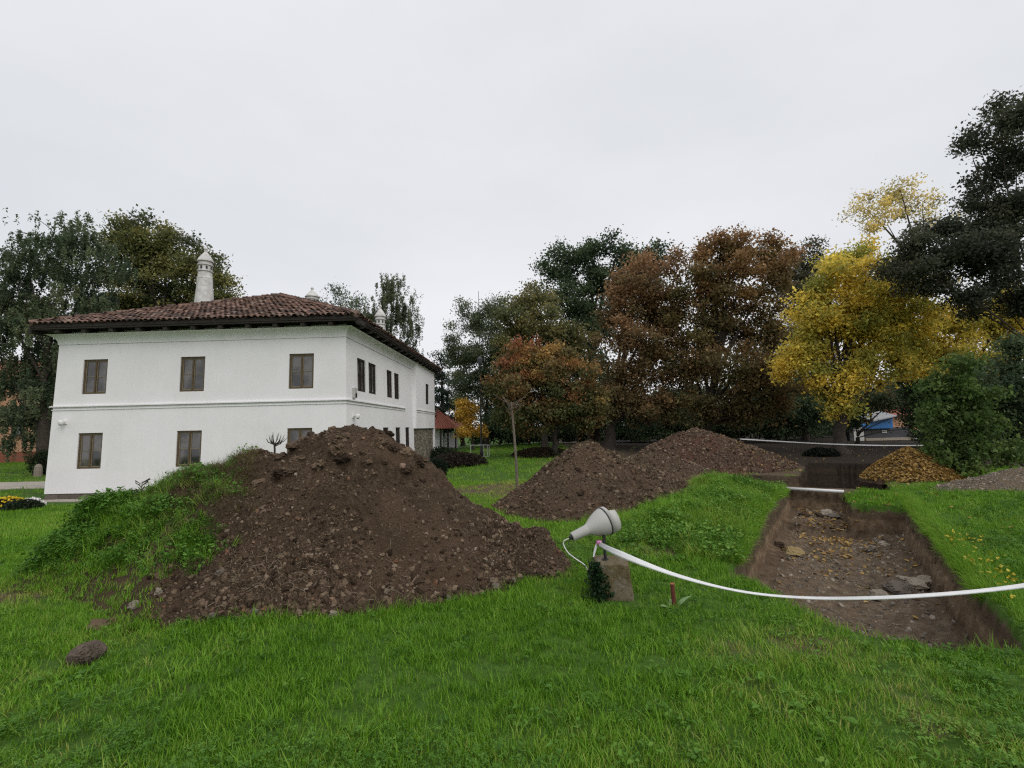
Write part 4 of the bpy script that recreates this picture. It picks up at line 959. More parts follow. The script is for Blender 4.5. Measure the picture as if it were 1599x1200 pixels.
# ------------------------------------------------------------------ stone apron, path, flower bed by the house
ap = empty('stone_apron', (*house_to_world(-HW / 2, -.7), -.3), HYAW); tag(ap, 'row of worn pale stone slabs along the foot of the white house', 'paving')
r = rng_(520)
for row, (y0, y1) in enumerate(((.05, .62), (-.5, .02))):
    x = -HW / 2 - 1.0 - row * .3
    while x < HW / 2:
        w = r.uniform(.4, .95); MB().box((x + .012, y0 + r.uniform(0, .05), -.1), (x + w - .012, y1 - r.uniform(0, .04), .06 - row * .045 + r.uniform(-.012, .012))).build('slab', M['path'], ap); x += w
pa = MB(); lx0, lx1 = -60, -HW - .35
pts = [house_to_world(lx0, 3.4), house_to_world(lx1, 3.4), house_to_world(lx1, 6.2), house_to_world(lx0, 6.2)]
o = mesh('path', np.array([(p[0], p[1], -.255) for p in pts] + [(p[0], p[1], -.4) for p in pts]), [(0, 1, 2, 3), (4, 7, 6, 5), (0, 4, 5, 1), (1, 5, 6, 2), (2, 6, 7, 3), (3, 7, 4, 0)], M['path']); o['kind'] = 'structure'; o['label'] = 'pale paved path running past the end of the house'; o['category'] = 'path'

# ------------------------------------------------------------------ leaves and trees
def leafcloud(P, size, colr, r, aspect=.6, up=.35, fold=.15, droop=0.0):
    n = len(P); t = r.normal(size=(n, 3)); t[:, 2] -= droop; t /= np.linalg.norm(t, axis=1, keepdims=True) + 1e-9
    nn = r.normal(size=(n, 3)); nn[:, 2] += up * 2; b = np.cross(nn, t); b /= np.linalg.norm(b, axis=1, keepdims=True) + 1e-9; nn = np.cross(t, b)
    s = size[:, None]
    V = np.stack([P - t * s * .5, P + b * s * aspect * .5 + nn * s * fold, P + t * s * .5, P - b * s * aspect * .5 + nn * s * fold], 1).reshape(-1, 3)
    return V, np.arange(n * 4).reshape(-1, 4), np.repeat(colr, 4, axis=0)
def palette(r, cols, n, w=None):
    cols = np.asarray(cols, float); i = r.choice(len(cols), n, p=w); j = r.choice(len(cols), n, p=w); f = r.uniform(0, .5, (n, 1))
    return cols[i] * (1 - f) + cols[j] * f
COVER = 1.95
NLEAF = [0]
def tree(name, label, cat, d, base_px, lobes, cols, leaf=.15, cover=3.0, trunk_r=.22, seed=0, style='round', group=None, fork=.35, top_cols=None, w=None, bark='bark', clump=.55, mat='leaf', base_y=None, gap=.0, limb=1.0, bright=3.0):
    r = rng_(seed); bx = dpt(base_px, 660, d); base = np.array([bx[0], d, float(land(bx[0], d)) - .1])
    root = empty(name, base); tag(root, label, cat, group)
    Lb = []
    for q in lobes:
        px, py, rx, rz = q[:4]; rx *= 1.1; rz *= 1.1; off = q[4] if len(q) > 4 else r.uniform(-.5, .5) * rx * d / F
        c = dpt(px, py, d + off); k = d / F; Lb.append((c - base, rx * k, rz * k, (rx + rz) * .5 * k * .9))
    tb = Tubes()
    ztop = max(c[2] for c, *_ in Lb); cz = np.mean([c[2] for c, *_ in Lb]); cxm = np.mean([c[0] for c, *_ in Lb]); cym = np.mean([c[1] for c, *_ in Lb])
    fh = max(fork * ztop, .4)
    tp = np.array([[0, 0, 0], [cxm * .02, 0, fh * .5], [cxm * .12, cym * .1, fh], [cxm * .6, cym * .6, fh + (cz - fh) * .7], [cxm, cym, fh + (ztop - fh) * .72]])
    tt = np.linspace(0, 1, 14); tp = np.stack([np.interp(tt, np.linspace(0, 1, 5), tp[:, k]) for k in range(3)], 1); tp[1:-1, :2] += r.normal(0, trunk_r * .18, (12, 2))
    tr = trunk_r * np.interp(tt, [0, .06, .35, .6, 1], [1.45, 1.05, .8, .42, .08]); tb.add(tp, tr, 9)
    Ps = []; Cs = []
    for c, rx, rz, ry in Lb:
        st = tp[min(12, int(4 + 7 * np.clip((c[2] - fh) / (ztop - fh + .1) * .8, 0, 1)))]
        if style != 'conifer':
            m1 = st * .45 + c * .55 + np.array([0, 0, .10 * np.linalg.norm(c - st)]) + r.normal(0, .05 * rx, 3)
            t9 = np.linspace(0, 1, 7)[:, None]; cv = (1 - t9) ** 2 * st + 2 * t9 * (1 - t9) * m1 + t9 ** 2 * c
            tb.add(cv, np.linspace(trunk_r * .3, trunk_r * .07, 7) * limb, 6)
        nc = max(8, int(1.5 * (rx * rz + rx * ry + rz * ry) / (clump ** 2) * 1.0))
        dirv = r.normal(size=(nc, 3)); dirv /= np.linalg.norm(dirv, axis=1, keepdims=True)
        rad = r.uniform(.12, 1.0, nc) ** .5 * (1 + .2 * r.normal(size=nc)).clip(.5, 1.3)
        cl = c + dirv * rad[:, None] * np.array([rx, ry, rz])
        if gap: cl = cl[r.uniform(size=len(cl)) > gap]
        for q in cl[::2]:
            a_ = c + (q - c) * .15; mid = (a_ + q) / 2 + r.normal(0, .06 * rx, 3); tb.add(np.array([a_, mid, q]), np.array([.07, .045, .015]) * trunk_r * .9 * limb + .004, 4)
        la = leaf * leaf * .33; nl = int(COVER * cover * math.pi * rx * rz / la); per = r.multinomial(nl, r.dirichlet(np.full(len(cl), 3.0))) if len(cl) else []
        ci = np.repeat(np.arange(len(cl)), per); n = len(ci)
        if style == 'weep':
            off = r.normal(size=(n, 3)) * np.array([.26, .26, .28]) * clump; st_ = r.integers(0, 7, n); ph = ci * 7 + st_
            hx = (_h(ph, 1.0, 3) - .5) * clump * 1.6; hy = (_h(ph, 2.0, 5) - .5) * clump * 1.6; L_ = .4 + 1.3 * _h(ph, 3., 7)
            off = np.c_[hx, hy, -r.uniform(0, 1, n) * L_ * clump] + r.normal(0, .05, (n, 3))
        elif style == 'fine':
            off = r.normal(size=(n, 3)) * np.array([.62, .62, .2]) * clump
        elif style == 'ash':
            off = r.normal(size=(n, 3)) * np.array([.5, .5, .3]) * clump; off[:, 2] -= .5 * np.hypot(off[:, 0], off[:, 1])
        else: off = r.normal(size=(n, 3)) * np.array([.5, .5, .36]) * clump
        p = cl[ci] + off; cc = palette(r, cols, len(cl), w)[ci]
        if top_cols is not None:
            f = ss(.0, .95, ((p - c) / np.array([rx, ry, rz]))[:, 2] * .7 + (p[:, 2] - cz) / (ztop - cz + .5) * .6 + r.normal(0, .2, n))[:, None]
            cc = cc * (1 - f) + palette(r, top_cols, len(cl))[ci] * f
        Ps.append(p); Cs.append(cc)
    P = np.concatenate(Ps); Cc = np.concatenate(Cs); k = P[:, 2] > .25; P, Cc = P[k], Cc[k]
    Cc = Cc * r.uniform(.7, 1.3, (len(Cc), 1)) * bright; Cc = Cc * .85 + Cc.mean(1, keepdims=True) * .15
    NLEAF[0] += len(P)
    V, Fq_, CV = leafcloud(P, leaf * r.uniform(.65, 1.3, len(P)), Cc, r, .42 if style in ('weep', 'fine') else .6, .35, .12, .8 if style in ('weep', 'ash') else .1)
    tb.build('trunk', M[bark], root); o = mesh('crown', V, Fq_, M[mat], root, False, {'Col': CV}); o['kind'] = 'stuff'
    return root
G_DARK = [(.018, .030, .014), (.026, .042, .018), (.035, .052, .022)]
G_BIRCH = [(.035, .052, .026), (.05, .068, .034), (.07, .085, .04), (.03, .045, .025)]
G_POP = [(.05, .062, .02), (.08, .09, .025), (.13, .12, .03), (.04, .05, .02)]
G_CHEST = [(.085, .05, .02), (.10, .058, .022), (.065, .046, .018), (.05, .046, .018), (.09, .066, .022)]
G_YEL = [(.42, .31, .02), (.5, .38, .03), (.34, .29, .025), (.2, .21, .03), (.12, .14, .03)]
tree('birch_tree', 'tall grey green weeping birch standing past the end of the white house', 'tree', 26, 70,
     [(42, 415, 52, 62), (105, 385, 50, 58), (150, 430, 42, 60), (30, 520, 60, 80), (95, 500, 70, 80), (150, 530, 45, 70), (25, 620, 55, 60), (95, 610, 55, 60), (-20, 450, 40, 90), (60, 680, 30, 24)], G_BIRCH, .17, 2.8, .3, 601, 'weep', clump=.8, fork=.3, bright=2.7)
tree('poplar_tree', 'olive green tree with yellowish tints rising behind the tapered front chimney', 'tree', 33, 250,
     [(222, 372, 34, 42), (262, 410, 46, 46), (195, 400, 26, 34), (312, 415, 34, 36), (345, 448, 24, 26), (205, 470, 50, 50), (270, 480, 60, 50), (330, 490, 40, 30), (185, 350, 9, 14)], G_POP, .2, 3.2, .3, 602, clump=.75, bright=2.2)
tree('birch_tree', 'slender weeping birch behind the roof and smaller chimney of the white house', 'tree', 33, 605,
     [(612, 436, 24, 24), (612, 470, 34, 30), (580, 478, 24, 26), (632, 500, 24, 32), (600, 515, 36, 30), (645, 540, 16, 26)], [(.06, .075, .035), (.08, .095, .04), (.05, .06, .035)], .13, 2.2, .17, 603, 'weep', clump=.7, gap=.1, bright=2.2)
tree('thin_tree', 'nearly bare thin tree rising behind the roof ridge beside a chimney', 'tree', 31, 527,
     [(530, 470, 14, 22), (505, 478, 18, 14), (550, 490, 18, 20), (485, 470, 10, 10)], G_BIRCH, .14, 1.3, .09, 604, clump=.6, gap=.2)
tree('spruce_tree', 'dark spruce close behind the stone corner of the white house', 'tree', 46, 690,
     [(690, 560, 9, 16), (690, 585, 16, 16), (690, 612, 22, 18), (690, 640, 27, 18), (690, 668, 30, 16)], [(.012, .02, .014), (.018, .028, .018)], .3, 2.6, .25, 605, 'fine', mat='needle', clump=.8)
tree('spruce_tree', 'dark conifer between the spruce and the small yellow tree', 'tree', 50, 722,
     [(722, 575, 10, 16), (722, 600, 18, 18), (724, 630, 24, 20), (722, 660, 28, 18)], [(.014, .022, .015), (.02, .03, .018)], .3, 2.4, .25, 606, 'fine', mat='needle', clump=.8)
tree('airy_tree', 'airy grey green tree with open crown next to the conifers', 'tree', 40, 760,
     [(735, 500, 26, 30), (772, 478, 22, 22), (725, 545, 32, 34), (765, 540, 36, 40), (740, 600, 34, 36), (778, 600, 30, 40)], [(.04, .052, .026), (.055, .068, .03), (.032, .042, .022)], .17, 2.3, .2, 607, clump=.65, gap=.12)
tree('small_yellow_tree', 'small bright yellow tree by the red roofed pavilion', 'tree', 38, 738,
     [(722, 640, 13, 15), (733, 655, 16, 14), (728, 672, 18, 12), (748, 672, 10, 9)], [(.5, .28, .015), (.55, .34, .02), (.4, .24, .02)], .17, 3.2, .09, 608, clump=.45, bright=1.2)
tree('olive_tree', 'yellowish olive green tree behind the red orange tree', 'tree', 36, 850,
     [(830, 475, 40, 28), (800, 510, 34, 34), (850, 520, 44, 38), (885, 540, 36, 44), (810, 560, 34, 40)], [(.055, .06, .02), (.08, .075, .022), (.045, .052, .02), (.10, .085, .025)], .2, 2.9, .25, 609, clump=.7)
tree('red_orange_tree', 'round autumn tree with red orange top and leaning forked trunk', 'tree', 27, 866,
     [(840, 556, 44, 28), (805, 580, 34, 32), (880, 585, 40, 36), (845, 610, 60, 36), (800, 632, 34, 28), (895, 625, 36, 34), (855, 648, 54, 24), (918, 610, 18, 24), (785, 610, 24, 24), (925, 645, 24, 20)],
     [(.045, .055, .018), (.06, .065, .02), (.075, .065, .018), (.13, .06, .018), (.05, .06, .02)], .17, 3.4, .2, 610, clump=.5, fork=.3, top_cols=[(.22, .08, .025), (.26, .12, .025), (.16, .055, .022), (.24, .15, .03), (.09, .07, .022)], bright=2.3)
tree('oak_tree', 'tall dark green oak whose open crown tops the middle of the tree row', 'tree', 41, 925,
     [(872, 420, 36, 34), (915, 400, 40, 24), (965, 395, 44, 22), (1012, 405, 36, 24), (880, 465, 42, 36), (945, 440, 44, 32), (1000, 440, 40, 34), (920, 500, 46, 36), (905, 560, 44, 44), (940, 610, 44, 40)], G_DARK, .24, 2.5, .5, 611, clump=.85, gap=.1, fork=.42, limb=1.2)
tree('chestnut_tree', 'rust brown horse chestnut on a thick dark trunk behind the middle heap', 'tree', 32, 949,
     [(1000, 430, 40, 36), (975, 480, 36, 44), (1025, 490, 40, 46), (980, 550, 44, 46), (1030, 560, 44, 46), (960, 610, 40, 36), (1010, 625, 56, 34), (930, 640, 36, 22)], G_CHEST, .2, 3.0, .42, 612, clump=.65, fork=.2, top_cols=[(.12, .062, .026), (.13, .072, .03)])
tree('chestnut_tree', 'widest brown horse chestnut behind the reddish soil heap', 'tree', 30, 1100,
     [(1125, 390, 44, 30), (1180, 392, 40, 28), (1085, 425, 36, 36), (1140, 440, 50, 40), (1205, 440, 34, 46), (1085, 500, 40, 44), (1150, 510, 54, 46), (1205, 530, 34, 46), (1080, 570, 44, 40), (1140, 580, 54, 42), (1200, 600, 40, 40), (1110, 640, 60, 24), (1180, 645, 50, 22)],
     [(.06, .045, .016), (.085, .055, .018), (.05, .045, .016), (.10, .06, .018), (.07, .06, .018)], .2, 2.9, .42, 613, clump=.65, gap=.06, fork=.2, top_cols=[(.10, .055, .02), (.13, .07, .024)])
tree('grey_tree', 'dark greyish tree squeezed between the brown chestnut and the yellow maple', 'tree', 40, 1255,
     [(1262, 405, 30, 28), (1250, 450, 32, 40), (1275, 480, 32, 44), (1250, 530, 34, 44), (1270, 600, 44, 50)], [(.04, .036, .02), (.05, .046, .024), (.03, .034, .018)], .2, 2.2, .25, 614, clump=.7, gap=.12)
tree('yellow_maple', 'broad bright yellow maple hanging over the pit end of the trench', 'tree', 24, 1310,
     [(1325, 402, 44, 26), (1292, 440, 36, 34), (1350, 450, 50, 40), (1405, 440, 44, 34), (1275, 505, 36, 34), (1320, 530, 50, 40), (1380, 530, 46, 36), (1265, 565, 38, 30), (1305, 600, 34, 30), (1355, 575, 40, 26), (1430, 520, 44, 34), (1245, 552, 28, 26), (1308, 628, 24, 20), (1425, 575, 40, 22), (1400, 490, 56, 44), (1340, 490, 56, 44), (1290, 480, 40, 40)],
     G_YEL, .17, 3.0, .3, 615, clump=.62, fork=.25, bright=2.1, gap=.06, w=[.3, .22, .22, .16, .10])
tree('yellow_maple', 'yellow tree reaching out from behind the young bushy green tree', 'tree', 25, 1530,
     [(1470, 510, 44, 34), (1540, 515, 48, 38), (1595, 530, 44, 40), (1450, 555, 40, 26), (1510, 560, 44, 26), (1575, 480, 44, 30)], G_YEL, .17, 3.0, .22, 621, clump=.55, fork=.3, bright=1.8, w=[.28, .2, .22, .18, .12])
tree('dark_evergreen', 'dark ragged tree rising behind the blue kiosk', 'tree', 48, 1375, [(1350, 622, 24, 24), (1385, 612, 34, 22), (1425, 622, 30, 26), (1340, 650, 14, 20)], G_DARK + [(.05, .035, .016)], .22, 2.2, .2, 622, clump=.7, fork=.25)
tree('dark_evergreen', 'dark low boughed tree screening the front of the blue kiosk', 'tree', 31, 1335, [(1335, 632, 20, 18), (1362, 622, 30, 14), (1405, 624, 30, 15), (1432, 645, 18, 24), (1440, 672, 14, 18), (1335, 662, 12, 18)], G_DARK + [(.05, .04, .016)], .16, 2.2, .13, 623, clump=.5, fork=.3)
tree('dark_bush', 'dense dark shrub mass under the widest chestnut and the grey tree', 'shrub', 38, 1215, [(1190, 650, 40, 26), (1240, 640, 40, 34), (1280, 640, 26, 34), (1130, 655, 40, 22), (1215, 610, 34, 30)], G_DARK, .19, 2.4, .15, 624, clump=.7, fork=.2, group='dark bushes beyond the tree trunks')
tree('dark_bush', 'dense dark shrub mass behind the forked autumn tree', 'shrub', 38, 900, [(900, 640, 34, 30), (960, 640, 34, 28), (1010, 648, 34, 22), (870, 660, 24, 20), (790, 650, 30, 26)], G_DARK, .19, 2.4, .15, 625, clump=.7, fork=.2, group='dark bushes beyond the tree trunks')
tree('thin_yellow_tree', 'thin pale yellow tree top with bare twigs above the maple', 'tree', 30, 1480,
     [(1405, 295, 34, 20), (1350, 325, 34, 26), (1440, 320, 30, 24), (1385, 350, 36, 20), (1470, 350, 28, 24)], [(.3, .23, .05), (.22, .19, .06), (.14, .12, .05)], .16, .9, .2, 616, clump=.6, fork=.4, gap=.25, limb=1.3)
tree('dark_conifer', 'tall dark layered tree leaning over the yellow maple with tiers of fine foliage', 'tree', 20, 1650,
     [(1560, 185, 44, 22), (1530, 232, 34, 16), (1590, 240, 40, 24), (1640, 180, 60, 50), (1555, 275, 40, 16), (1600, 310, 44, 22), (1470, 355, 40, 16), (1530, 355, 44, 20), (1590, 370, 44, 24), (1420, 382, 44, 15), (1480, 405, 50, 18), (1550, 420, 50, 20), (1600, 440, 40, 24), (1430, 425, 40, 14), (1500, 455, 50, 16), (1570, 480, 50, 20), (1450, 400, 50, 22), (1520, 390, 60, 24), (1580, 330, 50, 24), (1540, 310, 36, 16), (1440, 445, 46, 16)],
     [(.02, .026, .016), (.028, .034, .02), (.038, .04, .022)], .14, 3.0, .22, 617, 'round', clump=.5, fork=.45, gap=.16, limb=.6, bright=2.6)
tree('young_ash_tree', 'young bushy green tree with drooping leaves standing behind the sand heap', 'tree', 13.0, 1492,
     [(1485, 570, 22, 22), (1478, 605, 34, 26), (1515, 615, 30, 28), (1470, 645, 36, 26), (1520, 655, 40, 28), (1480, 688, 38, 28), (1545, 690, 40, 24), (1500, 715, 44, 22)], [(.035, .06, .011), (.05, .085, .014), (.07, .105, .02), (.024, .045, .01)], .11, 3.0, .05, 618, 'ash', clump=.3, fork=.15, bright=2.2)
tree('dark_bush_tree', 'dark green bush filling the space past the young bushy tree', 'shrub', 15.5, 1590,
     [(1570, 600, 40, 34), (1610, 640, 50, 44), (1580, 680, 44, 34), (1620, 560, 50, 40)], G_DARK, .12, 3.0, .08, 619, clump=.4, fork=.15)
tree('dark_evergreen', 'dark evergreen tree behind the leaf heap under the yellow maple', 'tree', 27, 1440,
     [(1440, 610, 40, 40), (1480, 600, 50, 50), (1540, 610, 50, 50), (1450, 655, 34, 28), (1590, 620, 40, 50)], G_DARK, .16, 2.6, .2, 620, clump=.6, fork=.2)
# understorey: dark bushes beyond the trunks
bush = []
for i, (px, py, rx, rz, d, lab) in enumerate((
        (780, 668, 34, 26, 44, 'dark bush under the airy grey tree'), (826, 672, 30, 22, 47, 'dark bush behind the leaning trunk of the red orange tree'),
        (905, 668, 34, 26, 46, 'dark bush between the red orange tree and the thick chestnut trunk'), (985, 664, 36, 28, 48, 'dark bush behind the thick chestnut trunk'),
        (1035, 660, 36, 30, 44, 'dark bush behind the soil heap crest'), (1090, 655, 44, 32, 46, 'large dark bush under the widest chestnut'),
        (1160, 655, 44, 32, 45, 'dark bush under the outer boughs of the widest chestnut'), (1225, 652, 40, 34, 43, 'dark bush between the chestnut and the maple trunk'),
        (1275, 655, 30, 26, 46, 'dark bush behind the maple trunk'), (1330, 645, 26, 26, 50, 'dark bush beside the blue kiosk'))):
    tree('dark_bush', lab, 'shrub', d, px, [(px, py, rx * 1.15, rz * 1.2), (px - rx * .7, py + 8, rx * .7, rz * .8), (px + rx * .7, py + 6, rx * .7, rz * .8), (px, py - rz * 1.1, rx * .8, rz * .8)], G_DARK + [(.03, .045, .018)], .2, 2.4, .1, 640 + i, clump=.7, fork=.15, group='dark bushes beyond the tree trunks')

# slender pruned sapling
e_ = gpt(808, 768); sap = empty('sapling', e_); tag(sap, 'slender bare sapling between the large and the middle soil heaps', 'tree'); tb = Tubes(); r = rng_(700)
d = e_[1]; pts = np.array([e_ - [0, 0, .1], dpt(806, 720, d), dpt(802, 670, d), dpt(800, 650, d), dpt(798, 628, d)]) - e_
tb.add(pts, [.04, .034, .03, .028, .022], 8)
for i in range(26):
    s_ = pts[3] + (pts[4] - pts[3]) * r.uniform(0, 1); a = r.uniform(0, 6.28); ln = r.uniform(.25, .65); q = s_ + np.array([math.cos(a) * ln * .8, math.sin(a) * ln * .8, ln * r.uniform(.2, .8)])
    tb.add(np.array([s_, (s_ + q) / 2 + [0, 0, -.03], q]), [.011, .008, .003], 5)
tb.build('trunk', M['bark_pale'], sap)
P = np.array([pts[4] + r.normal(0, .3, 3) for _ in range(90)]); V, Fq_, CV = leafcloud(P, np.full(90, .07), palette(r, [(.12, .07, .03), (.2, .09, .03)], 90), r); o = mesh('leaves', V, Fq_, M['leaf'], sap, False, {'Col': CV}); o['kind'] = 'stuff'
# little bare shrub on the heap crest
q = dpt(429, 702, 5.95); sh = empty('bare_shrub', q - [0, 0, .05]); tag(sh, 'tiny leafless shrub growing out of the crest of the large soil heap', 'shrub'); tb = Tubes(); r = rng_(701)
tb.add([(0, 0, -.1), (.0, 0, .05), (-.005, 0, .11)], [.012, .011, .011], 7)
for i in range(17):
    a = r.uniform(-1.1, 1.1); ln = r.uniform(.1, .2); s_ = np.array([-.005, 0, .08 + r.uniform(0, .035)]); e2 = s_ + np.array([math.sin(a) * ln, r.normal(0, .05), math.cos(a) * ln * .95])
    m1 = s_ * .45 + e2 * .55 + np.array([math.sin(a) * .025, 0, -.012]); tb.add([s_, m1, e2], [.0058, .0042, .0022], 5)
tb.build('branches', M['twig'], sh)
# grey weed stalk left of the heap
q = dpt(220, 775, 6.0); st = empty('dry_weed', q - [0, 0, .12]); tag(st, 'dark seeding weed stalk on the weedy end of the large heap', 'plant'); tb = Tubes()
tb.add([(0, 0, -.1), (.0, 0, .12), (.01, 0, .3)], [.006, .005, .002], 5)
for i in range(22):
    a = r.uniform(0, 6.28); z_ = r.uniform(.1, .28); ln = r.uniform(.03, .09); tb.add([(0, 0, z_), (math.cos(a) * ln, math.sin(a) * ln, z_ + .05)], [.003, .006], 4)
tb.build('stalk', M['twig'], st)

# ------------------------------------------------------------------ floodlight on its block, ivy, cable, tapes, stake
bq = gpt(956, 931); blk = empty('concrete_block', (bq[0], bq[1], 0), R(-9)); tag(blk, 'mossy tapered concrete block carrying the grey floodlight', 'block')
def frustum(b0, b1, z0, z1):
    m_ = MB(); v = [(sx * h * .5, sy * h * .5, z) for z, h in ((z0, b0), (z1, b1)) for sx, sy in ((-1, -1), (1, -1), (1, 1), (-1, 1))]
    return m_.add(v, [(0, 3, 2, 1), (4, 5, 6, 7), (0, 1, 5, 4), (1, 2, 6, 5), (2, 3, 7, 6), (3, 0, 4, 7)])
BH = .345
o = frustum(.41, .32, -.12, BH).build('block_body', M['concrete'], blk)
bv = o.modifiers.new('bevel', 'BEVEL'); bv.width = .012; bv.segments = 3
bm = bmesh.new(); bm.from_mesh(o.data); bmesh.ops.subdivide_edges(bm, edges=bm.edges, cuts=6, use_grid_fill=True); r = rng_(710)
for v in bm.verts: v.co += Vector(r.normal(0, .0035, 3))
bm.to_mesh(o.data); bm.free()
lamp = empty('floodlight', (bq[0] - .06, bq[1] - .02, BH)); tag(lamp, 'grey bell-shaped floodlight on a short black bracket above the concrete block', 'floodlight')
MB().tube([(.005, 0, -.02), (.005, 0, .012)], [.035, .03], 12).tube([(.005, 0, .01), (.0, 0, .1), (.0, .01, .26)], [.016, .014, .016], 10).build('bracket', M['black'], lamp)
tail = dpt(893, 839, bq[1] - .06); mouth = dpt(949, 812, bq[1] + .06); ax = Vector(mouth - tail); LN = ax.length; ax.normalize()
Q = ax.to_track_quat('Z', 'Y').to_matrix().to_4x4(); Q.translation = Vector(tail - np.array(lamp.location))
s_ = LN
MB().lathe([(.002, 0), (.038, .0), (.043, .006), (.05, .40 * s_), (.055, .43 * s_), (.070, .50 * s_), (.098, .62 * s_), (.122, .75 * s_), (.136, .88 * s_), (.139, .95 * s_), (.134, .95 * s_), (.12, .76 * s_), (.03, .5 * s_)], 40, Q, False).build('housing', M['lamp_grey'], lamp, True)
# hood: a shell round the mouth with a stepped cut
hood = MB(); n = 40; hv = []; hf = []
for k in range(n + 1):
    a = 2 * math.pi * k / n
    ln = (.10 if 2.2 < a < 4.6 else .035) * s_ / .4 * .9
    for rr, z_ in ((.1435, .925 * s_), (.137, .925 * s_ + ln), (.132, .925 * s_ + ln), (.139, .925 * s_)): hv.append(tuple(Q @ Vector((rr * math.cos(a), rr * math.sin(a), z_))))
for k in range(n):
    for i in range(4): hf.append((k * 4 + i, k * 4 + (i + 1) % 4, (k + 1) * 4 + (i + 1) % 4, (k + 1) * 4 + i))
hood.add(hv, hf).build('hood', M['lamp_grey'], lamp, True)
MB().lathe([(.001, .93 * s_), (.132, .93 * s_), (.132, .94 * s_)], 32, Q, False).build('lens', M['pane'], lamp, True)
MB().lathe([(.137, .895 * s_), (.1415, .90 * s_), (.1415, .912 * s_), (.138, .92 * s_)], 40, Q, False).build('seal', M['black'], lamp, True)
MB().lathe([(.001, -.03), (.016, -.03), (.02, -.012), (.03, .0)], 14, Q, False).build('cable_gland', M['black'], lamp, True)
def spline(P, n=40):
    P = np.asarray(P, float); t = np.r_[0, np.cumsum(np.linalg.norm(np.diff(P, axis=0), axis=1))]; t /= t[-1]; m = np.gradient(P, t, axis=0); tt = np.linspace(0, 1, n); out = []
    for q_ in tt:
        i = min(len(t) - 2, np.searchsorted(t, q_, 'right') - 1); h_ = t[i + 1] - t[i]; s = (q_ - t[i]) / h_
        out.append((2 * s ** 3 - 3 * s ** 2 + 1) * P[i] + (s ** 3 - 2 * s ** 2 + s) * h_ * m[i] + (-2 * s ** 3 + 3 * s ** 2) * P[i + 1] + (s ** 3 - s ** 2) * h_ * m[i + 1])
    return np.array(out)
yb = bq[1] - .06
cp = spline([tail - np.array(ax) * .03, dpt(880, 846, yb), dpt(886, 862, yb - .02), dpt(899, 873, yb - .03), dpt(914, 884, yb - .05), dpt(922, 900, yb - .08)], 40)
o = MB().tube(cp, .0062, 8).build('lamp_cable', M['cable'], None, True); tag(o, 'thin white cable curling from the tail of the floodlight', 'cable')
# barrier tape across the foreground
A = dpt(934, 849, bq[1] - .02)
TP = spline([A, dpt(960, 862, 4.5), dpt(1060, 900, 4.28), dpt(1170, 926, 4.05), dpt(1260, 934, 3.92), dpt(1350, 934.5, 3.8), dpt(1450, 930, 3.68), dpt(1599, 915, 3.52), dpt(1760, 885, 3.38)], 90)
def ribbon(P, wid, tw, name, mat, parent=None):
    P = np.asarray(P); T = np.gradient(P, axis=0); T /= np.linalg.norm(T, axis=1, keepdims=True); S = np.cross(T, [0, 0, 1.]); S /= np.linalg.norm(S, axis=1, keepdims=True); U = np.cross(S, T)
    tw = np.interp(np.linspace(0, 1, len(P)), np.linspace(0, 1, len(tw)), tw)[:, None]; wid = np.interp(np.linspace(0, 1, len(P)), np.linspace(0, 1, len(wid)), wid)[:, None]
    D = U * np.cos(tw) + S * np.sin(tw); N_ = np.cross(T, D); rows = [P + D * wid * a + N_ * b_ for a, b_ in ((-.5, 0), (-.17, .004), (.17, -.003), (.5, .002))]
    V = np.stack(rows, 1).reshape(-1, 3); n = len(P); Fc = np.array([(i * 4 + k, (i + 1) * 4 + k, (i + 1) * 4 + k + 1, i * 4 + k + 1) for i in range(n - 1) for k in range(3)])
    o = mesh(name, V, Fc, mat, parent, True); so = o.modifiers.new('thickness', 'SOLIDIFY'); so.thickness = .0008; return o
tp = empty('barrier_tape', TP[0]); tag(tp, 'white barrier tape strung from the floodlight across the near end of the trench', 'tape')
o = ribbon(TP - TP[0], [.045, .058, .034, .022, .020, .026, .028, .028, .034, .034], [-.1, -.3, -.6, -.9, -.6, -.2, -.5, -.7, -.3, -.2], 'ribbon', M['tape'], tp)
loop = spline([A + [-.012, .0, .005], A + [-.025, -.01, -.03], A + [-.045, -.02, -.09], A + [-.055, -.03, -.125]], 12)
ribbon(loop - TP[0], [.012, .02, .02, .016], [.3, .5, .2, 0], 'loose_end', M['tape'], tp)
MB().lathe([(.012, -.02), (.026, -.016), (.029, .0), (.027, .018), (.012, .022)], 14, Matrix.Translation((.008, 0, .008))).build('knot', M['tape_pink'], tp, True)
sq = dpt(1760, 885, 3.38); zg = float(ground_z(sq[0], sq[1])); o = MB().tube([(sq[0], sq[1], zg - .2), (sq[0], sq[1], sq[2] + .12)], [.018, .016], 8).build('wooden_stake', M['bark_pale']); tag(o, 'wooden stake holding the outer end of the barrier tape', 'stake')
# far tape with its stakes
fa, fb_ = dpt(1155, 686, 19.6), dpt(1445, 696, 20.5); o = ribbon(spline([fa, dpt(1230, 690.5, 19.8), dpt(1300, 694, 20), dpt(1370, 696, 20.2), fb_], 30), [.05, .05], [.2, .4, .1, .3], 'barrier_tape', M['tape']); tag(o, 'thin white barrier tape stretched between thin stakes under the trees', 'tape')
for q, lab in ((fa, 'thin stake holding the thin tape at the reddish heap'), (fb_, 'thin stake holding the thin tape beside the young green tree')):
    zg = float(land(q[0], q[1]) + heap_c(q[0], q[1])); o = MB().tube([(q[0], q[1], zg - .2), (q[0], q[1], q[2] + .06)], [.016, .014], 7).build('tape_stake', M['bark']); tag(o, lab, 'stake')
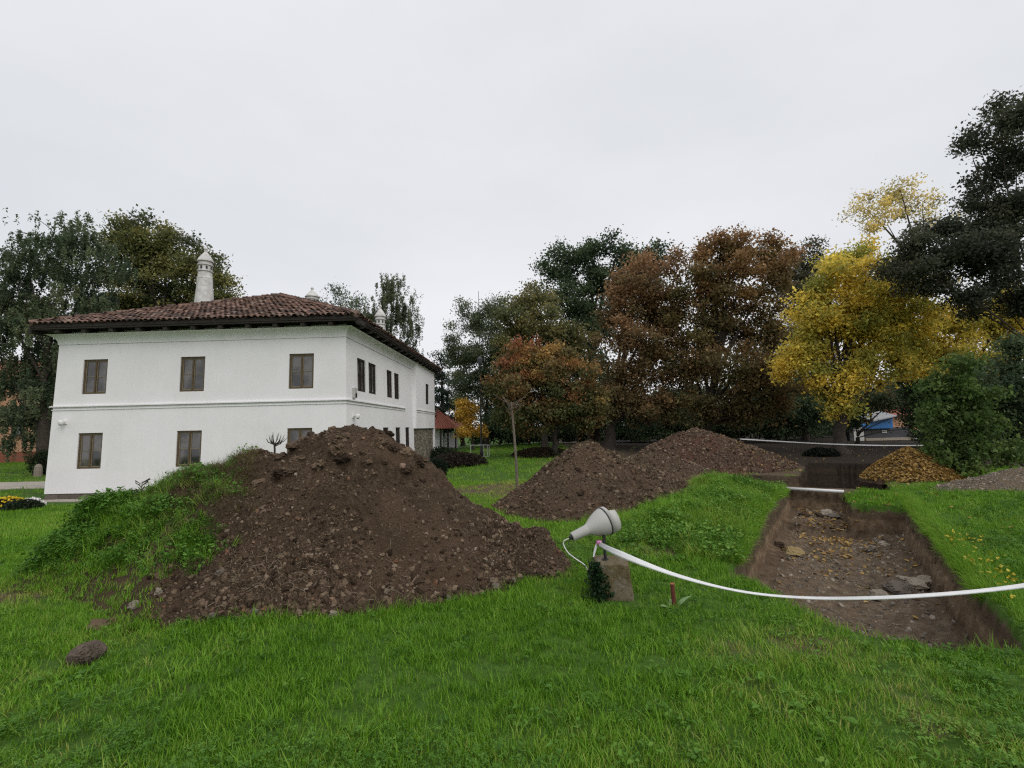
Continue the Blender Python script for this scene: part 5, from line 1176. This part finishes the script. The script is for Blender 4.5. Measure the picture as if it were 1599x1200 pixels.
# red stake and dock leaf
rq = gpt(1053, 950); e_ = empty('red_stake', (rq[0], rq[1], 0), 0); tag(e_, 'short dark red iron stake in the grass beside the concrete block', 'stake'); e_.rotation_euler = (R(3), R(-3), 0)
MB().tube([(0, 0, -.1), (0, 0, .215)], [.019, .019], 12).build('rod', M['rust'], e_); MB().lathe([(.001, .219), (.02, .219), (.0195, .213)], 12).build('cut_end', plain('cut_end', (.3, .1, .06), .7), e_)
e_ = empty('dock_plant', (rq[0] - .05, rq[1] - .05, 0)); tag(e_, 'broad light green dock leaves at the foot of the red stake', 'plant')
def bigleaf(L_, W_, az, pit, base, curl=.25):
    V = []; Fc = []; n = 8
    for k in range(n + 1):
        f = k / n; w = W_ * math.sin(math.pi * min(1, f ** .75)) * .5 + .002
        for s in (-1, 0, 1):
            p = Vector((f * L_, s * w, -curl * L_ * f * f + (.12 * w if s else 0)))
            p = Matrix.Rotation(az, 3, 'Z') @ (Matrix.Rotation(-pit, 3, 'Y') @ p); V.append(tuple(p + Vector(base)))
    for k in range(n):
        for s in range(2): Fc.append((k * 3 + s, (k + 1) * 3 + s, (k + 1) * 3 + s + 1, k * 3 + s + 1))
    return MB().add(V, Fc)
m_dock = plain('dock_leaf', (.16, .27, .10), .5, .15, 30)
bigleaf(.12, .10, R(200), R(35), (0, -.03, .02)).build('leaf', m_dock, e_, True); bigleaf(.14, .05, R(15), R(60), (.08, .03, .02), .6).build('leaf', m_dock, e_, True); bigleaf(.09, .04, R(80), R(50), (.02, .03, .01)).build('leaf', m_dock, e_, True)
# ivy over the block's left edge
r = rng_(720); iv = empty('ivy_plant', (bq[0] - .20, bq[1] - .19, 0)); tag(iv, 'dark ivy climbing the corner of the concrete block', 'plant'); n = 900
z_ = r.uniform(0, 1, n) ** .8; x = r.normal(0, 1, n) * (.022 + .05 * (1 - z_)) + .05 - .04 * z_; y = r.normal(0, .03, n) - .01 * (1 - z_); P = np.c_[x, y, z_ * .37]
V, Fq_, CV = leafcloud(P, r.uniform(.018, .042, n), palette(r, [(.012, .03, .012), (.02, .05, .018), (.03, .075, .025)], n), r, .75, .2, .1); o = mesh('leaves', V, Fq_, M['leaf'], iv, False, {'Col': CV}); o['kind'] = 'stuff'
tb = Tubes()
for i in range(7): a = r.normal(0, .03); tb.add([(.03 + a, 0, -.02), (.02 + a * 1.2, -.005, .2), (-.01 + a, 0, .42)], [.004, .003, .002], 4)
tb.build('stems', M['twig'], iv)
# pipe across the trench
pa_, pb_ = gpt(1226, 763, .03), gpt(1318, 768, .03); o = MB().tube([pa_, pb_], .035, 12).build('white_pipe', M['steel_white'], None, True); tag(o, 'white pipe lying across the narrow part of the trench', 'pipe')

# ------------------------------------------------------------------ far buildings and park furniture
p = gpt(40, 722, -.25); ob_ = empty('orange_building', (p[0], p[1], -.35), R(4)); tag(ob_, 'orange rendered building with red base half hidden behind the weeping birch', 'building')
W_ = 24
MB().box((-W_ + 6, 0, .95), (6, 8, 7)).build('wall', M['orange'], ob_); MB().box((-W_ + 6.01, -.08, 0), (6, .0, .95)).build('base_course', M['brick_red'], ob_)
m_ = MB(); m_.add([(-W_ + 5, -.8, 7), (7, -.8, 7), (7, 8.8, 7), (-W_ + 5, 8.8, 7), (-W_ + 9, 4, 9), (3, 4, 9)], [(0, 1, 5, 4), (1, 2, 5), (2, 3, 4, 5), (3, 0, 4), (0, 3, 2, 1)]); m_.build('roof', M['red_roof'], ob_)
MB().box((-3.2, -.3, .95), (-2.4, 0, 7)).build('pilaster', M['orange'], ob_)
for i, x_ in enumerate((-11, -9.6, -7, -5.6, -.8, .9, 3.4)):
    wn = MB().box((x_ - .42, -.05, 2.2), (x_ + .42, .02, 4.6)).build('window', M['wood_dark'], ob_); MB().box((x_ - .3, -.07, 2.35), (x_ + .3, -.052, 4.45)).build('pane', M['pane'], wn); MB().box((x_ - .65, -.16, 2.08), (x_ + .65, -.055, 2.19)).build('sill', M['brick_red'], wn)
# shrub, marker stone and flower bed left of the house
def bushy(name, label, cat, c, rx, rz, cols, leaf, n, seed, group=None):
    r = rng_(seed); e_ = empty(name, c); tag(e_, label, cat, group); dv = r.normal(size=(n, 3)); dv /= np.linalg.norm(dv, axis=1, keepdims=True); rad = r.uniform(.55, 1.05, n)[:, None]
    P = dv * rad * np.array([rx, rx, rz]); P[:, 2] = np.abs(P[:, 2]) if rz < rx * .7 else P[:, 2] + rz
    V, Fq_, CV = leafcloud(P, leaf * r.uniform(.6, 1.3, n), palette(r, cols, n) * r.uniform(.7, 1.3, (n, 1)), r); o = mesh('foliage', V, Fq_, M['leaf'], e_, False, {'Col': CV}); o['kind'] = 'stuff'
    tb = Tubes()
    for i in range(7): a = r.uniform(0, 6.28); tb.add([(0, 0, -.05), (math.cos(a) * rx * .3, math.sin(a) * rx * .3, rz * .6), (math.cos(a) * rx * .7, math.sin(a) * rx * .7, rz * 1.0)], [.02, .014, .006], 4)
    tb.build('stems', M['twig'], e_); return e_
def gp(px, py, z=-.27): q = gpt(px, py, z); return np.array([q[0], q[1], float(land(q[0], q[1]))])
bushy('dark_shrub', 'dark round shrub against the end of the white house wall', 'shrub', gp(70, 742), .75, .65, G_DARK, .1, 2600, 730)
q = gp(59, 745); o = MB().lathe([(.17, -.1), (.17, .3), (.15, .5), (.09, .6), (.01, .63)], 10).build('marker_stone', M['stone']); o.location = q; tag(o, 'pale rounded marker stone in front of the dark round shrub', 'stone')
for i, (px, py, rx, lab, fl) in enumerate(((8, 795, .42, 'yellow chrysanthemum clump in the bed at the house end', 'yellow_flower'), (46, 793, .3, 'dark leafed clump with white blooms close to the house end', 'white_flower'), (34, 796, .42, 'dark green flower clump between the yellow and white blooms', None), (-40, 798, .5, 'yellow chrysanthemum clump out past the bed end', 'yellow_flower'))):
    q = gp(px, py); e_ = bushy('flower_clump', lab, 'flowers', q, rx, rx * .62, [(.02, .035, .018), (.03, .05, .022)], .07, 1500, 740 + i, 'flower clumps by the house end')
    if fl:
        r = rng_(760 + i); n = 150; dv = r.normal(size=(n, 3)); dv[:, 2] = np.abs(dv[:, 2]); dv /= np.linalg.norm(dv, axis=1, keepdims=True); P = dv * np.array([rx, rx, rx * .7]) * (1.02 if fl == 'yellow_flower' else 1.1); P[:, 2] += .02
        if fl == 'yellow_flower': P = P[P[:, 2] > rx * .25]
        else: P = P[::2]
        o = clods('blooms', P, np.full(len(P), .035), e_, M[fl], 770 + i)
# right of the house: pavilion, ball shrub, brown shrub, lamp post, rail
p = dpt(676, 688, 44); pv = empty('pavilion', (p[0], 44, -.1), R(-8)); tag(pv, 'small white pavilion with red tiled roof beyond the house corner', 'building')
MB().box((-4, 0, 0), (.9, 3, 1.75)).build('wall', M['plaster'], pv)
m_ = MB(); m_.add([(-4.8, -1.2, 1.75), (2.6, -1.2, 1.75), (2.6, 4, 1.75), (-4.8, 4, 1.75), (-3, 1.4, 3.6), (0, 1.4, 3.6)], [(0, 1, 5, 4), (1, 2, 5), (2, 3, 4, 5), (3, 0, 4), (0, 3, 2, 1)]); rf = m_.build('roof', M['red_roof'], pv)
for k in range(30): MB().tube([(-4.7 + k * .25, -1.2, 1.78), (np.clip(-4.7 + k * .25, -3, 0) if False else (-3 + k * 3 / 29), 1.4, 3.63)], [.07, .05], 6).build('tile_row', M['red_roof'], rf)
for x_ in (.3, .95, 1.6, 2.3): MB().box((x_, -1.0, 0), (x_ + .12, -.88, 1.75)).build('post', M['wood_dark'], pv)
MB().box((1.0, .4, 0), (2.2, .5, 1.4)).build('screen', M['plaster'], pv)
bushy('ball_shrub', 'clipped dark ball shrub at the corner of the rubble stone wall', 'shrub', gp(683, 752, -.1), .36, .36, [(.012, .02, .012), (.02, .03, .016)], .05, 4200, 780)
bushy('brown_shrub', 'loose dark reddish brown shrub on the lawn beyond the ball shrub', 'shrub', gp(716, 728, -.05), 1.35, .62, [(.035, .026, .02), (.05, .03, .022), (.025, .028, .016)], .11, 5200, 781)
bushy('green_shrub', 'dark green shrub tucked behind the brown shrub by the house', 'shrub', gp(690, 716, -.05), 1.2, .8, G_DARK, .1, 3600, 782)
bushy('brown_shrub', 'wide low reddish brown shrub in front of the leaning autumn tree', 'shrub', gp(845, 712, 0), 1.7, .5, [(.045, .028, .018), (.06, .035, .02), (.03, .035, .018)], .12, 4200, 783)
bushy('dark_shrub', 'dark low bush lying under the thin barrier tape', 'shrub', gp(1283, 712, 0), .75, .38, [(.008, .012, .008), (.015, .02, .012)], .09, 2600, 784)
q = gpt(752, 712); lp = empty('lamp_post', q); tag(lp, 'thin dark park lamp post in front of the small yellow tree', 'lamp post')
top = dpt(750, 560, q[1])[2] - q[2]
MB().lathe([(.12, -.1), (.12, .25), (.075, .3), (.065, 1.0), (.05, 1.05), (.035, top - .5), (.05, top - .48), (.05, top - .42)], 10).build('pole', M['black'], lp, True)
MB().lathe([(.05, top - .42), (.13, top - .3), (.16, top - .05), (.18, top - .03), (.1, top + .06), (.02, top + .14)], 10).build('lantern', M['dark_grey'], lp)
a_, b_ = gpt(735, 713), gpt(764, 713); rl = empty('low_rail', a_); tag(rl, 'pale low metal rail beside the park lamp post', 'railing')
for q1, q2 in (((0, 0, .0), b_ - a_), ((0, 0, .65), b_ - a_ + [0, 0, .65])): MB().tube([q1, q2], .02, 6).build('bar', M['cable'], rl)
for f in (0, .72, .9, 1): MB().tube([(b_ - a_) * f, (b_ - a_) * f + [0, 0, .68]], .02, 6).build('post', M['cable'], rl)
# mast behind the trees
q = dpt(747, 455, 60); o = MB().tube([(q[0], 60, -.1), (q[0], 60, q[2])], [.09, .03], 6).build('mast', M['dark_grey']); tag(o, 'thin tall mast poking above the airy grey green tree', 'mast')
# kiosk
p = gpt(1388, 688); kd = 37.0; p = dpt(1350, 690, kd); k0, k1 = p, dpt(1428, 690, kd); w = k1[0] - k0[0]
ks = empty('blue_kiosk', (k0[0], kd, 0), 0); tag(ks, 'blue fronted kiosk with sloping grey sheet roof seen under the maple', 'kiosk')
def kz(py, px=1390): return float(dpt(px, py, kd)[2])
MB().box((0, .3, 0), (w, 2, kz(668))).build('wall', M['dark_grey'], ks); MB().box((-.75, 0, 0), (0, .5, kz(667))).build('pillar', M['plaster_old'], ks); MB().box((w, 0, 0), (w + .45, .5, kz(672))).build('pillar', M['plaster'], ks)
MB().add([(0, 0, kz(669)), (w * .6, 0, kz(669)), (w * .6, 0, kz(652)), (.55, 0, kz(660)), (0, 0, kz(662)), (0, .28, kz(669)), (w * .6, .28, kz(669)), (w * .6, .28, kz(652)), (.55, .28, kz(660)), (0, .28, kz(662))], [(0, 1, 2, 3, 4), (9, 8, 7, 6, 5), (0, 5, 6, 1), (1, 6, 7, 2), (2, 7, 8, 3), (3, 8, 9, 4), (4, 9, 5, 0)]).build('fascia', M['blue'], ks)
MB().add([(.5, -.4, kz(658)), (w * .62, -.4, kz(651)), (w * .62, 1.3, kz(643)), (.5, 1.3, kz(650)), (.5, -.4, kz(656.5)), (w * .62, -.4, kz(649.5)), (w * .62, 1.3, kz(641.5)), (.5, 1.3, kz(648.5))], [(0, 3, 2, 1), (4, 5, 6, 7), (0, 1, 5, 4), (1, 2, 6, 5), (2, 3, 7, 6), (3, 0, 4, 7)]).build('roof', M['grey_roof'], ks)
MB().box((w * .42, .26, kz(676)), (w * .52, .296, kz(672))).build('notice', M['white_plastic'], ks); MB().box((.1, -.05, 0), (w, .28, kz(684))).build('counter', M['stone'], ks)
p = dpt(1385, 640, 58); hr = empty('red_roofed_house', (p[0], 58, 0)); tag(hr, 'house with red roof peeping over the blue kiosk', 'house')
MB().box((-5, 0, 0), (5, 6, 2.0)).build('wall', M['orange'], hr); MB().add([(-5.6, -.6, 2), (5.6, -.6, 2), (5.6, 6.6, 2), (-5.6, 6.6, 2), (-5.6, 3, 4.4), (5.6, 3, 4.4)], [(0, 1, 5, 4), (1, 2, 5), (2, 3, 4, 5), (3, 0, 4), (0, 3, 2, 1)]).build('roof', M['red_roof'], hr)
print('leaves', NLEAF[0]); print('script seconds', round(time.time() - T0, 1), 'objects', len(bpy.data.objects))
